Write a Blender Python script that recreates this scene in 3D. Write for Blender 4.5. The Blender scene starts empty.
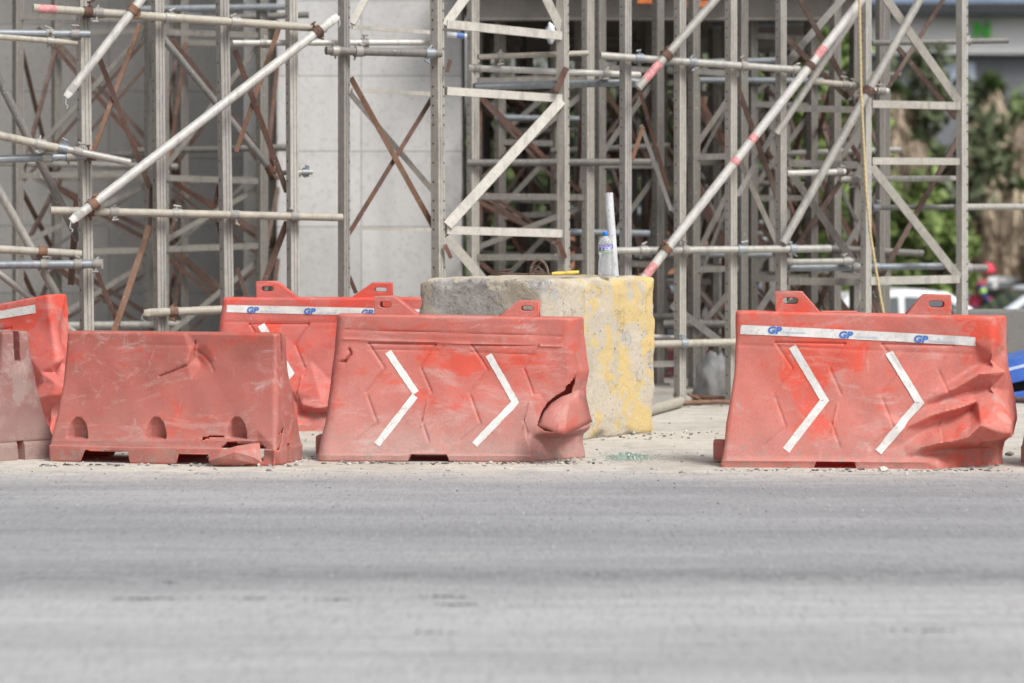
import bpy, bmesh, math, random
import numpy as np
from mathutils import Vector, Matrix, geometry, noise as mnoise

random.seed(7)
rng = np.random.default_rng(7)
scene = bpy.context.scene
COL = scene.collection
R = math.radians

# ---------------------------------------------------------------- camera maths
F = 3040.0          # focal length in pixels for a 1024 px wide picture
CAMH = 1.29
HZ = 218.0          # picture row of the horizon

def P(px, py, Z):
    return Vector(((px - 512.0) * Z / F, Z, CAMH - (py - HZ) * Z / F))

def G(px, py):      # a point on the ground plane z = 0
    Z = F * CAMH / (py - HZ)
    return Vector(((px - 512.0) * Z / F, Z, 0.0))

# ---------------------------------------------------------------- object helpers
def tag(o, label=None, cat=None, group=None, kind=None):
    if label: o['label'] = label
    if cat: o['category'] = cat
    if group: o['group'] = group
    if kind: o['kind'] = kind
    return o

def empty(name, loc=(0, 0, 0), label=None, cat=None, group=None):
    o = bpy.data.objects.new(name, None)
    COL.objects.link(o)
    o.location = loc
    o.empty_display_size = 0.1
    return tag(o, label, cat, group)

def link_mesh(name, me, parent=None):
    o = bpy.data.objects.new(name, me)
    COL.objects.link(o)
    if parent is not None:
        o.parent = parent
        if parent.type == 'EMPTY':        # meshes are built in world coordinates: only the Empty has a transform to undo
            o.matrix_parent_inverse = Matrix.Translation(-parent.location)
    return o

class MB:
    """collects shapes in world coordinates and links them as ONE mesh object"""
    def __init__(self):
        self.v = []; self.f = []; self.m = []; self.cur = 0; self.sm = []; self.smooth = False
    def mat(self, i): self.cur = i; return self
    def add(self, vs, fs, smooth=None):
        b = len(self.v)
        self.v += [tuple(p) for p in vs]
        self.f += [tuple(i + b for i in f) for f in fs]
        self.m += [self.cur] * len(fs)
        self.sm += [self.smooth if smooth is None else smooth] * len(fs)
        return self
    def box(self, c, size, rot=None):
        sx, sy, sz = size[0] / 2, size[1] / 2, size[2] / 2
        vs = [Vector((x * sx, y * sy, z * sz)) for x in (-1, 1) for y in (-1, 1) for z in (-1, 1)]
        if rot is not None: vs = [rot @ v for v in vs]
        c = Vector(c)
        return self.add([v + c for v in vs], [(0, 1, 3, 2), (4, 6, 7, 5), (0, 4, 5, 1), (2, 3, 7, 6), (0, 2, 6, 4), (1, 5, 7, 3)], False)
    def axis(self, p0, p1):
        p0, p1 = Vector(p0), Vector(p1)
        d = (p1 - p0).normalized()
        ref = Vector((0, 1, 0)) if abs(d.y) < 0.9 else Vector((0, 0, 1))
        a = d.cross(ref).normalized(); b = d.cross(a).normalized()   # a: sideways, b: along depth
        return p0, p1, d, a, b
    def tube(self, p0, p1, r0, r1=None, n=12, caps=True, hollow=0):
        p0, p1, d, a, b = self.axis(p0, p1)
        if r1 is None: r1 = r0
        vs = []
        for (p, r) in ((p0, r0), (p1, r1)):
            for k in range(n):
                t = 2 * math.pi * k / n
                vs.append(p + a * (r * math.cos(t)) + b * (r * math.sin(t)))
        fs = [(k, (k + 1) % n, n + (k + 1) % n, n + k) for k in range(n)]
        self.add(vs, fs, True)
        if caps:
            self.add(vs[:n], [tuple(range(n - 1, -1, -1))], False)
            self.add(vs[n:], [tuple(range(n))], False)
        return self
    def bar(self, p0, p1, w, t):
        """rectangular bar: w across (in the picture plane), t in depth"""
        p0, p1, d, a, b = self.axis(p0, p1)
        vs = [p + a * (sx * w / 2) + b * (sy * t / 2) for p in (p0, p1) for sx in (-1, 1) for sy in (-1, 1)]
        return self.add(vs, [(0, 1, 3, 2), (4, 6, 7, 5), (0, 4, 5, 1), (2, 3, 7, 6), (0, 2, 6, 4), (1, 5, 7, 3)], False)
    def path(self, pts, r, n=8):
        pts = [Vector(p) for p in pts]
        rings = []
        for i, p in enumerate(pts):
            d = (pts[min(i + 1, len(pts) - 1)] - pts[max(i - 1, 0)]).normalized()
            ref = Vector((0, 1, 0)) if abs(d.y) < 0.9 else Vector((0, 0, 1))
            a = d.cross(ref).normalized(); b = d.cross(a).normalized()
            rr = r[i] if isinstance(r, (list, tuple)) else r
            rings.append([p + a * (rr * math.cos(2 * math.pi * k / n)) + b * (rr * math.sin(2 * math.pi * k / n)) for k in range(n)])
        vs = [v for ring in rings for v in ring]
        fs = []
        for i in range(len(rings) - 1):
            for k in range(n):
                fs.append((i * n + k, i * n + (k + 1) % n, (i + 1) * n + (k + 1) % n, (i + 1) * n + k))
        self.add(vs, fs, True)
        self.add(rings[0], [tuple(range(n - 1, -1, -1))], False)
        self.add(rings[-1], [tuple(range(n))], False)
        return self
    def prism(self, poly, dvec):
        """poly: list of 3d points, extruded by dvec"""
        n = len(poly); dvec = Vector(dvec)
        vs = [Vector(p) for p in poly] + [Vector(p) + dvec for p in poly]
        fs = [tuple(range(n)), tuple(range(2 * n - 1, n - 1, -1))]
        fs += [(k, n + k, n + (k + 1) % n, (k + 1) % n) for k in range(n)]
        return self.add(vs, fs, False)
    def build(self, name, mats, parent=None, bevel=0, fix=True):
        me = bpy.data.meshes.new(name)
        me.from_pydata(self.v, [], self.f)
        if not isinstance(mats, (list, tuple)): mats = [mats]
        for m in mats: me.materials.append(m)
        me.polygons.foreach_set('material_index', self.m)
        me.polygons.foreach_set('use_smooth', self.sm)
        me.update()
        if fix:
            bm = bmesh.new(); bm.from_mesh(me)
            bmesh.ops.recalc_face_normals(bm, faces=bm.faces)
            bm.to_mesh(me); bm.free()
        o = link_mesh(name, me, parent)
        if bevel:
            b = o.modifiers.new('bevel', 'BEVEL'); b.width = bevel; b.segments = 2; b.limit_method = 'ANGLE'
        return o

# ---------------------------------------------------------------- materials
class NT:
    def __init__(self, name):
        self.mat = bpy.data.materials.new(name); self.mat.use_nodes = True
        self.t = self.mat.node_tree; self.n = self.t.nodes; self.l = self.t.links
        self.p = self.n['Principled BSDF']
        self.tc = self.n.new('ShaderNodeTexCoord')
    def co(self, scale=(1, 1, 1), loc=(0, 0, 0), rot=(0, 0, 0), src='Object'):
        m = self.n.new('ShaderNodeMapping')
        m.inputs['Scale'].default_value = scale; m.inputs['Location'].default_value = loc; m.inputs['Rotation'].default_value = rot
        self.l.new(self.tc.outputs[src], m.inputs['Vector']); return m.outputs['Vector']
    def noise(self, scale, detail=5, rough=0.6, vec=None, dist=0.0):
        n = self.n.new('ShaderNodeTexNoise'); n.inputs['Scale'].default_value = scale
        n.inputs['Detail'].default_value = detail; n.inputs['Roughness'].default_value = rough
        n.inputs['Distortion'].default_value = dist
        self.l.new(vec if vec is not None else self.co(), n.inputs['Vector']); return n.outputs['Fac']
    def voro(self, scale, vec=None, feature='F1', out='Distance'):
        n = self.n.new('ShaderNodeTexVoronoi'); n.inputs['Scale'].default_value = scale; n.feature = feature
        self.l.new(vec if vec is not None else self.co(), n.inputs['Vector']); return n.outputs[out]
    def ramp(self, fac, stops, interp='LINEAR'):
        r = self.n.new('ShaderNodeValToRGB'); r.color_ramp.interpolation = interp
        e = r.color_ramp.elements
        while len(e) < len(stops): e.new(0.5)
        for el, (pos, c) in zip(e, stops):
            el.position = pos
            el.color = (c, c, c, 1) if isinstance(c, (int, float)) else (*c, 1)
        self.l.new(fac, r.inputs['Fac']); return r.outputs['Color']
    def mix(self, fac, a, b, mode='MIX'):
        m = self.n.new('ShaderNodeMix'); m.data_type = 'RGBA'; m.blend_type = mode
        def put(i, v):
            if isinstance(v, (int, float)): m.inputs[i].default_value = (v, v, v, 1) if i != 0 else v
            elif isinstance(v, tuple): m.inputs[i].default_value = (*v, 1)
            else: self.l.new(v, m.inputs[i])
        if isinstance(fac, (int, float)): m.inputs[0].default_value = fac
        else: self.l.new(fac, m.inputs[0])
        put(6, a); put(7, b)
        return m.outputs[2]
    def math(self, op, a, b=None, clamp=False):
        m = self.n.new('ShaderNodeMath'); m.operation = op; m.use_clamp = clamp
        for i, v in enumerate((a, b)):
            if v is None: continue
            if isinstance(v, (int, float)): m.inputs[i].default_value = v
            else: self.l.new(v, m.inputs[i])
        return m.outputs[0]
    def sep(self, vec=None):
        s = self.n.new('ShaderNodeSeparateXYZ'); self.l.new(vec if vec is not None else self.tc.outputs['Object'], s.inputs[0]); return s.outputs
    def bump(self, h, strength=0.3, dist=0.01):
        b = self.n.new('ShaderNodeBump'); b.inputs['Strength'].default_value = strength; b.inputs['Distance'].default_value = dist
        self.l.new(h, b.inputs['Height']); self.l.new(b.outputs['Normal'], self.p.inputs['Normal'])
    def done(self, color, rough=0.6, metal=0.0, spec=0.3):
        if isinstance(color, tuple): self.p.inputs['Base Color'].default_value = (*color, 1)
        else: self.l.new(color, self.p.inputs['Base Color'])
        if isinstance(rough, (int, float)): self.p.inputs['Roughness'].default_value = rough
        else: self.l.new(rough, self.p.inputs['Roughness'])
        self.p.inputs['Metallic'].default_value = metal
        self.p.inputs['Specular IOR Level'].default_value = spec
        return self.mat

def simple(name, c, rough=0.6, metal=0.0, var=0.25, scale=6, spec=0.3):
    t = NT(name)
    n = t.noise(scale, 5, 0.65)
    lo = tuple(x * (1 - var) for x in c); hi = tuple(min(1, x * (1 + var)) for x in c)
    return t.done(t.ramp(n, [(0.3, lo), (0.7, hi)]), rough, metal, spec)

def metal(name, c, rustc=(0.16, 0.06, 0.03), rust=0.35, rough=0.55, mt=0.0, dust=(0.5, 0.46, 0.4), dustamt=0.5):
    t = NT(name)
    big = t.noise(3.0, 6, 0.65, t.co((1, 1, 0.5)))
    col = t.mix(t.ramp(big, [(0.35, 0.0), (0.75, dustamt)]), c, dust)
    fine = t.noise(28, 5, 0.7)
    col = t.mix(t.ramp(fine, [(0.35, 0.35), (0.6, 0.0)]), col, tuple(x * 0.55 for x in c))
    rn = t.noise(9, 7, 0.75, t.co((1, 1, 0.6), (3, 1, 7)))
    col = t.mix(t.ramp(rn, [(0.72 - 0.28 * rust, 0.0), (0.80 - 0.2 * rust, 0.85)]), col, rustc)
    sp = t.noise(60, 3, 0.6, t.co((1, 1, 1), (9, 2, 4)))
    col = t.mix(t.ramp(sp, [(0.66, 0.0), (0.72, 0.5)]), col, (0.75, 0.73, 0.68))
    stn = t.noise(7, 7, 0.7, t.co((2.5, 2.5, 0.3), (1, 6, 2)))
    col = t.mix(t.ramp(stn, [(0.52, 0.0), (0.64, 0.45)]), col, tuple(x * 0.45 for x in c))
    t.bump(fine, 0.25, 0.004)
    return t.done(col, rough, mt, 0.35)

M = {}
M['alu'] = metal('aluminium', (0.34, 0.325, 0.295), rust=0.12, dustamt=0.7, dust=(0.44, 0.415, 0.365))
M['alu_b'] = metal('aluminium_weathered', (0.29, 0.28, 0.262), rust=0.16, dustamt=0.6, dust=(0.40, 0.375, 0.33))
M['alu_c'] = metal('aluminium_clean', (0.38, 0.37, 0.34), rust=0.06, dustamt=0.5, dust=(0.45, 0.43, 0.39))
M['alu_pale'] = metal('pale_aluminium', (0.48, 0.46, 0.415), rust=0.04, dustamt=0.6, dust=(0.56, 0.53, 0.47))
M['alu_grey'] = metal('grey_aluminium', (0.24, 0.23, 0.215), rust=0.12, dust=(0.36, 0.34, 0.31))
M['alu_shade'] = metal('shade_toned_aluminium', (0.175, 0.167, 0.15), rust=0.22, dust=(0.30, 0.28, 0.24), dustamt=0.4)  # dusty aluminium darkened, the scaffold interior's shade put into its colour
M['galv'] = metal('galvanised_tube', (0.33, 0.325, 0.30), rust=0.18, dust=(0.42, 0.40, 0.36), rough=0.45, mt=0.15)
M['galv_pale'] = metal('clean_galvanised_tube', (0.50, 0.50, 0.48), rust=0.03, rough=0.42, mt=0.1)
M['galv_beige'] = metal('beige_tube', (0.36, 0.335, 0.285), rust=0.3, dust=(0.42, 0.375, 0.30))
M['galv_blue'] = metal('blue_grey_tube', (0.22, 0.245, 0.27), rust=0.1, dust=(0.36, 0.38, 0.39), rough=0.4, mt=0.2)
M['galv_dark'] = metal('dark_tube', (0.15, 0.145, 0.135), rust=0.25, dust=(0.25, 0.24, 0.21))
M['rust'] = metal('rusty_steel', (0.085, 0.045, 0.034), rustc=(0.15, 0.068, 0.042), rust=0.8, dustamt=0.35, dust=(0.24, 0.18, 0.15), rough=0.8)
M['rust_orange'] = metal('orange_rusty_steel', (0.155, 0.08, 0.05), rustc=(0.235, 0.11, 0.06), rust=0.7, dustamt=0.4, dust=(0.42, 0.31, 0.24), rough=0.8)
M['rust_dark'] = metal('dark_rusty_steel', (0.085, 0.05, 0.04), rustc=(0.15, 0.065, 0.04), rust=0.6, dustamt=0.2, rough=0.8)
M['hole'] = simple('post_hole_dark', (0.02, 0.02, 0.02), 0.9)
M['pink'] = simple('faded_red_paint', (0.50, 0.23, 0.23), 0.6, var=0.45, scale=40)

def plastic(name, fresh=(0.66, 0.062, 0.040), faded=(0.50, 0.135, 0.115), dust=(0.50, 0.40, 0.365), fade_lo=0.42, dust_lo=0.6, seed=0.0, low_dust=0.55, edge=0.5):
    t = NT(name)
    # sun-bleached skin with the stronger colour showing where it has been rubbed
    n1 = t.noise(2.4, 9, 0.68, t.co((0.8, 1, 1.1), (seed, seed * 2, 1), (0, R(25), 0)), 0.5)
    fm = t.ramp(n1, [(fade_lo, 0.0), (fade_lo + 0.035, 0.75), (fade_lo + 0.12, 1.0)])
    n1b = t.noise(7.0, 9, 0.72, t.co((0.55, 1, 1.3), (seed + 5, 2, seed), (0, R(35), 0)), 0.8)
    fm = t.math('MULTIPLY', fm, t.ramp(n1b, [(0.585, 1.0), (0.62, 0.30)]))
    col = t.mix(fm, fresh, faded)
    dk = t.noise(4.2, 7, 0.65, t.co((1, 1, 1), (seed, 9, 4)))
    col = t.mix(t.ramp(dk, [(0.38, 0.35), (0.56, 0.0)]), col, tuple(x * 0.62 for x in faded))
    z = t.sep()[2]
    zn = t.math('ADD', z, t.math('MULTIPLY', t.math('SUBTRACT', t.noise(3.2, 8, 0.7, t.co((1, 1, 1), (seed, 4, 2))), 0.5), 0.7))
    foot = t.ramp(zn, [(0.02, low_dust), (0.40, 0.05)])
    n2 = t.noise(5.5, 9, 0.74, t.co((1, 1, 0.6), (2, seed, 9)), 0.6)
    dm = t.math('MAXIMUM', t.ramp(n2, [(dust_lo, 0.0), (dust_lo + 0.07, 0.60)]), foot)
    col = t.mix(dm, col, dust)
    # rub marks and scratches, in patches
    patch = t.ramp(t.noise(2.2, 4, 0.6, t.co((1, 1, 1), (seed, 11, 5))), [(0.50, 0.0), (0.62, 1.0)])
    sc = t.noise(13, 9, 0.78, t.co((0.45, 1, 1.1), (seed, 1, 3), (0, R(38), 0)), 0.6)
    col = t.mix(t.math('MULTIPLY', patch, t.ramp(sc, [(0.53, 0.0), (0.64, 0.55)])), col, (0.64, 0.53, 0.51))
    sc2 = t.noise(15, 8, 0.75, t.co((1.5, 1, 0.30), (seed, 7, 3), (0, R(-10), 0)), 0.5)
    col = t.mix(t.ramp(sc2, [(0.62, 0.0), (0.70, 0.40)]), col, (0.64, 0.50, 0.46))
    sm = t.noise(3.6, 9, 0.75, t.co((0.5, 1, 1.5), (seed + 2, 6, 3), (0, R(18), 0)), 1.4)
    col = t.mix(t.ramp(sm, [(0.55, 0.0), (0.60, 0.30), (0.75, 0.50)]), col, (0.62, 0.44, 0.40))
    drip = t.noise(11, 7, 0.7, t.co((2.2, 1, 0.16), (seed, 3, 8)))
    col = t.mix(t.ramp(drip, [(0.60, 0.0), (0.68, 0.35)]), col, (0.40, 0.27, 0.24))
    mud = t.math('MULTIPLY', t.ramp(t.noise(24, 7, 0.75, t.co((1, 1, 1), (2, 1, seed))), [(0.52, 0.0), (0.57, 0.75)]), t.ramp(z, [(0.03, 1.0), (0.20, 0.0)]))
    col = t.mix(mud, col, (0.36, 0.30, 0.26))
    fine = t.noise(90, 6, 0.7)
    col = t.mix(t.ramp(fine, [(0.34, 0.26), (0.50, 0.0)]), col, (0.24, 0.10, 0.09))
    geo = t.n.new('ShaderNodeNewGeometry')
    en = t.math('ADD', geo.outputs['Pointiness'], t.math('MULTIPLY', t.math('SUBTRACT', n2, 0.5), 0.06))
    col = t.mix(t.ramp(en, [(0.525, 0.0), (0.57, edge)]), col, (0.66, 0.20, 0.14))
    t.bump(t.math('ADD', t.noise(18, 8, 0.65), t.math('MULTIPLY', fine, 0.25)), 0.22, 0.012)
    m = t.done(col, t.ramp(n2, [(0.3, 0.42), (0.7, 0.72)]), 0.0, 0.38)
    # the moulded shell lets a little light through
    tr = t.n.new('ShaderNodeBsdfTranslucent'); tr.inputs['Color'].default_value = (0.62, 0.025, 0.03, 1)
    mx = t.n.new('ShaderNodeMixShader'); mx.inputs[0].default_value = 0.28
    t.l.new(t.p.outputs[0], mx.inputs[1]); t.l.new(tr.outputs[0], mx.inputs[2])
    t.l.new(mx.outputs[0], t.n['Material Output'].inputs['Surface'])
    return m

M['red_a'] = plastic('bright_red_plastic', fresh=(0.80, 0.10, 0.055), faded=(0.66, 0.205, 0.165), fade_lo=0.43, seed=1.3, low_dust=0.25, dust_lo=0.60, edge=0.35)
M['red_b'] = plastic('dusty_red_plastic', fresh=(0.74, 0.10, 0.06), faded=(0.63, 0.19, 0.155), fade_lo=0.40, seed=6.1, low_dust=0.6, dust_lo=0.64)
M['red_c'] = plastic('old_red_plastic', fresh=(0.62, 0.10, 0.065), faded=(0.49, 0.15, 0.122), dust=(0.46, 0.37, 0.335), fade_lo=0.40, seed=3.4, dust_lo=0.62, low_dust=0.25, edge=0.8)
M['red_d'] = plastic('red_plastic', fresh=(0.78, 0.09, 0.055), faded=(0.66, 0.175, 0.15), fade_lo=0.45, seed=8.8, low_dust=0.3)
M['red_flap'] = plastic('torn_red_plastic', fresh=(0.62, 0.14, 0.105), faded=(0.56, 0.21, 0.175), fade_lo=0.4, seed=2.2, low_dust=0.05, edge=0.0)
M['red_e'] = plastic('greyed_red_plastic', fresh=(0.42, 0.11, 0.08), faded=(0.32, 0.16, 0.14), dust=(0.38, 0.34, 0.315), fade_lo=0.3, dust_lo=0.46, seed=12.2, low_dust=0.6)

def reflective():
    t = NT('white_reflective_tape')
    n = t.noise(14, 6, 0.7)
    col = t.mix(t.ramp(n, [(0.40, 0.0), (0.70, 0.75)]), (0.64, 0.63, 0.615), (0.44, 0.42, 0.40))
    n2 = t.noise(45, 4, 0.7)
    col = t.mix(t.ramp(n2, [(0.57, 0.0), (0.64, 0.6)]), col, (0.40, 0.31, 0.29))
    return t.done(col, 0.5, 0, 0.4)
M['tape'] = reflective()
M['logo_blue'] = simple('logo_blue', (0.065, 0.155, 0.43), 0.5, var=0.2, scale=60)
M['logo_pale'] = simple('logo_pale_blue', (0.42, 0.50, 0.62), 0.5, var=0.2, scale=60)

def ground_mat():
    t = NT('dusty_ground')
    n1 = t.noise(1.1, 8, 0.65, t.co((1, 1, 1)))
    col = t.ramp(n1, [(0.32, (0.47, 0.435, 0.385)), (0.5, (0.56, 0.525, 0.47)), (0.7, (0.62, 0.585, 0.53))])
    n2 = t.noise(7, 8, 0.75)
    col = t.mix(t.ramp(n2, [(0.34, 0.65), (0.52, 0.0)]), col, (0.31, 0.285, 0.25))
    n3 = t.noise(55, 5, 0.8)
    col = t.mix(t.ramp(n3, [(0.30, 0.75), (0.46, 0.0)]), col, (0.20, 0.185, 0.165))
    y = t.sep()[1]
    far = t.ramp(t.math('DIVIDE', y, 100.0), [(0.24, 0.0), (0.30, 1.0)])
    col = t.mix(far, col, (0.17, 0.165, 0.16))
    h = t.math('ADD', t.math('MULTIPLY', n2, 0.6), t.math('MULTIPLY', n3, 0.35))
    t.bump(h, 0.7, 0.05)
    return t.done(col, 0.95, 0, 0.15)
M['ground'] = ground_mat()

def road_mat():
    t = NT('dusty_asphalt')
    s = t.sep(); y = s[1]
    wob = t.math('MULTIPLY', t.math('SUBTRACT', t.noise(0.9, 6, 0.7, t.co((0.5, 1, 1))), 0.5), 0.5)
    yy = t.math('ADD', y, wob)
    # the traffic lane nearer the camera is pale worn concrete, the strip beside the site is asphalt
    lane = t.ramp(t.math('DIVIDE', yy, 20.0), [(0.515, 0.0), (0.548, 1.0)])
    seam = t.ramp(t.math('DIVIDE', yy, 20.0), [(0.527, 0.0), (0.543, 1.0), (0.548, 1.0), (0.575, 0.0)])
    st = t.noise(1.0, 7, 0.62, t.co((0.14, 1.9, 1)))
    asph = t.ramp(st, [(0.30, (0.205, 0.208, 0.220)), (0.55, (0.262, 0.265, 0.276)), (0.75, (0.325, 0.326, 0.332))])
    pale = t.ramp(st, [(0.30, (0.33, 0.332, 0.338)), (0.6, (0.375, 0.377, 0.382)), (0.8, (0.42, 0.42, 0.42))])
    fs = t.noise(1.0, 8, 0.7, t.co((0.5, 9.0, 1), (2, 2, 0)))
    pale = t.mix(t.ramp(fs, [(0.40, 0.5), (0.52, 0.0)]), pale, (0.25, 0.25, 0.252)); asph = t.mix(t.ramp(fs, [(0.52, 0.0), (0.68, 0.4)]), asph, (0.36, 0.36, 0.36))
    col = t.mix(lane, pale, asph)
    bl = t.noise(0.55, 6, 0.6, t.co((0.6, 1.6, 1), (7, 1, 0)))
    col = t.mix(t.ramp(bl, [(0.38, 0.32), (0.52, 0.0)]), col, (0.16, 0.163, 0.172))
    col = t.mix(t.ramp(bl, [(0.54, 0.0), (0.70, 0.30)]), col, (0.46, 0.455, 0.445))
    sn = t.noise(6, 7, 0.75, t.co((0.7, 2.5, 1)))
    col = t.mix(t.math('MULTIPLY', seam, t.ramp(sn, [(0.35, 0.05), (0.62, 0.75)])), col, (0.125, 0.125, 0.13))
    # dust drifted off the site on to the asphalt
    edge = t.ramp(t.math('DIVIDE', yy, 20.0), [(0.66, 0.0), (0.80, 1.0)])
    dn = t.noise(2.4, 8, 0.7, t.co((0.35, 2.2, 1), (4, 2, 0)))
    col = t.mix(t.math('MULTIPLY', edge, t.ramp(dn, [(0.48, 0.0), (0.66, 0.65)])), col, (0.40, 0.385, 0.36))
    rim = t.math('MULTIPLY', t.ramp(t.math('DIVIDE', t.math('ADD', y, t.math('MULTIPLY', wob, 1.4)), 20.0), [(0.735, 0.0), (0.772, 0.85)]), t.ramp(t.noise(5, 8, 0.75, t.co((0.8, 1.2, 1), (1, 8, 0))), [(0.34, 0.15), (0.60, 1.0)]))
    col = t.mix(rim, col, (0.50, 0.475, 0.435))
    # aggregate
    agg = t.noise(70, 5, 0.8, t.co((1, 0.11, 1)))
    col = t.mix(t.ramp(agg, [(0.30, 0.75), (0.47, 0.0)]), col, (0.11, 0.11, 0.113))
    col = t.mix(t.ramp(agg, [(0.56, 0.0), (0.72, 0.45)]), col, (0.48, 0.48, 0.48))
    agg2 = t.voro(34, t.co((1, 0.16, 1)))
    wn = t.noise(9, 4, 0.6)
    spk = t.math('MULTIPLY', t.ramp(agg2, [(0.10, 0.9), (0.17, 0.0)]), t.ramp(wn, [(0.48, 0.0), (0.66, 1.0)]))
    col = t.mix(spk, col, (0.52, 0.51, 0.49))
    agg3 = t.voro(15, t.co((1, 0.2, 1), (3, 5, 0)))
    spk2 = t.math('MULTIPLY', t.ramp(agg3, [(0.05, 0.9), (0.10, 0.0)]), t.ramp(t.noise(4, 4, 0.6, t.co((1, 1, 1), (6, 1, 0))), [(0.52, 0.0), (0.62, 1.0)]))
    col = t.mix(spk2, col, (0.06, 0.06, 0.06))
    h = t.math('ADD', t.math('MULTIPLY', agg, 0.5), t.math('MULTIPLY', sn, 0.5))
    t.bump(h, 0.5, 0.012)
    return t.done(col, 0.85, 0, 0.25)
M['road'] = road_mat()

def block_mat():
    t = NT('painted_concrete_block')
    n1 = t.noise(3.2, 8, 0.68)
    grey = t.ramp(n1, [(0.3, (0.30, 0.285, 0.265)), (0.55, (0.43, 0.415, 0.385)), (0.8, (0.51, 0.49, 0.45))])
    pit = t.noise(34, 5, 0.75)
    grey = t.mix(t.ramp(pit, [(0.34, 0.7), (0.47, 0.0)]), grey, (0.14, 0.13, 0.12))
    zt = t.sep()[2]; gr = t.math('MULTIPLY', t.ramp(t.math('ADD', zt, t.math('MULTIPLY', t.math('SUBTRACT', n1, 0.5), 0.25)), [(0.84, 0.0), (0.93, 0.6)]), t.ramp(t.noise(12, 6, 0.7), [(0.42, 0.0), (0.55, 1.0)]))
    grey = t.mix(gr, grey, (0.17, 0.165, 0.16))
    s = t.sep()           # local x: along the right hand face, local z: up
    # cream undercoat in sheets
    un = t.noise(2.3, 7, 0.6, t.co((1, 1, 1), (3.3, 1.2, 0.4)), 0.5)
    px = t.ramp(t.math('ADD', s[0], t.math('MULTIPLY', t.math('SUBTRACT', un, 0.5), 0.6)), [(0.05, 0.0), (0.14, 1.0)])
    lf = t.ramp(t.noise(3.3, 6, 0.6, t.co((1, 1, 1), (1.7, 8.2, 0.9)), 0.4), [(0.49, 0.0), (0.498, 1.0)])
    cm = t.math('MAXIMUM', px, lf)
    chips = t.ramp(t.noise(6.5, 8, 0.7, t.co((1, 1, 1), (0, 3, 5))), [(0.36, 0.0), (0.40, 1.0)])
    cm = t.math('MULTIPLY', cm, chips)
    col = t.mix(t.math('MULTIPLY', cm, 0.60), grey, (0.50, 0.43, 0.32))
    # yellow top coat in flakes, more of it towards the far edge
    yn = t.noise(4.6, 8, 0.72, t.co((0.7, 0.7, 0.7), (5, 5, 1)), 0.6)
    ym = t.math('ADD', yn, t.math('MULTIPLY', s[0], 0.12))
    yf = t.math('MULTIPLY', t.ramp(ym, [(0.608, 0.0), (0.618, 0.72), (0.72, 0.85)]), px)
    col = t.mix(yf, col, (0.56, 0.415, 0.165))
    dr = t.noise(5, 6, 0.6, t.co((2.5, 2.5, 0.35), (1, 1, 1)))
    col = t.mix(t.ramp(dr, [(0.58, 0.0), (0.74, 0.45)]), col, (0.22, 0.21, 0.20))
    vd = t.math('MULTIPLY', t.ramp(t.voro(23), [(0.10, 0.8), (0.16, 0.0)]), t.ramp(t.noise(5, 3, 0.5, t.co((1, 1, 1), (8, 8, 1))), [(0.45, 0.0), (0.55, 1.0)]))
    col = t.mix(vd, col, (0.10, 0.095, 0.09))
    ck = t.n.new('ShaderNodeTexVoronoi'); ck.feature = 'DISTANCE_TO_EDGE'; ck.inputs['Scale'].default_value = 2.6
    t.l.new(t.mix(0.25, t.co(), t.n.new('ShaderNodeTexNoise').outputs['Color']), ck.inputs['Vector'])
    col = t.mix(t.ramp(ck.outputs['Distance'], [(0.002, 0.22), (0.007, 0.0)]), col, (0.16, 0.15, 0.14))
    h = t.math('ADD', t.math('MULTIPLY', pit, 0.5), t.math('ADD', n1, t.math('MULTIPLY', cm, 0.25)))
    t.bump(h, 0.8, 0.02)
    return t.done(col, 0.92, 0, 0.2)
M['block'] = block_mat()

def concrete(name, c, panel=True, scale=1.0):
    t = NT(name)
    n = t.noise(0.7 * scale, 8, 0.62)
    col = t.ramp(n, [(0.3, tuple(x * 0.80 for x in c)), (0.55, c), (0.75, tuple(min(1, x * 1.12) for x in c))])
    v = t.noise(1.3, 6, 0.6, t.co((2.6, 2.6, 0.18)))
    col = t.mix(t.ramp(v, [(0.55, 0.0), (0.75, 0.35)]), col, tuple(x * 0.68 for x in c))
    f = t.noise(24, 5, 0.7)
    col = t.mix(t.ramp(f, [(0.32, 0.4), (0.48, 0.0)]), col, tuple(x * 0.55 for x in c))
    if panel:
        b = t.n.new('ShaderNodeTexBrick')
        b.offset = 0; b.inputs['Scale'].default_value = 1.0
        b.inputs['Mortar Size'].default_value = 0.006; b.inputs['Brick Width'].default_value = 1.22; b.inputs['Row Height'].default_value = 0.61
        b.inputs['Color1'].default_value = (1, 1, 1, 1); b.inputs['Color2'].default_value = (0.86, 0.86, 0.87, 1); b.inputs['Mortar'].default_value = (0.62, 0.62, 0.62, 1)
        b.inputs['Bias'].default_value = -0.2
        cx = t.n.new('ShaderNodeCombineXYZ'); s = t.sep()
        t.l.new(s[0], cx.inputs[0]); t.l.new(s[2], cx.inputs[1])
        t.l.new(cx.outputs[0], b.inputs['Vector'])
        col = t.mix(1.0, col, b.outputs['Color'], 'MULTIPLY')
    t.bump(f, 0.3, 0.01)
    return t.done(col, 0.9, 0, 0.2)
M['pier'] = concrete('pale_cast_concrete', (0.53, 0.53, 0.525))
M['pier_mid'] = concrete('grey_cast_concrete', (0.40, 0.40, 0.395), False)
M['wall_shade'] = concrete('shade_toned_concrete', (0.35, 0.342, 0.33))  # cast concrete toned darker, shade of the recess put into its colour
M['lowwall'] = concrete('low_wall_concrete', (0.19, 0.185, 0.175), False)
M['soffit'] = concrete('deck_concrete', (0.24, 0.225, 0.205), False)
M['timber'] = simple('formwork_timber', (0.22, 0.16, 0.10), 0.85, var=0.4, scale=9)
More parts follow.
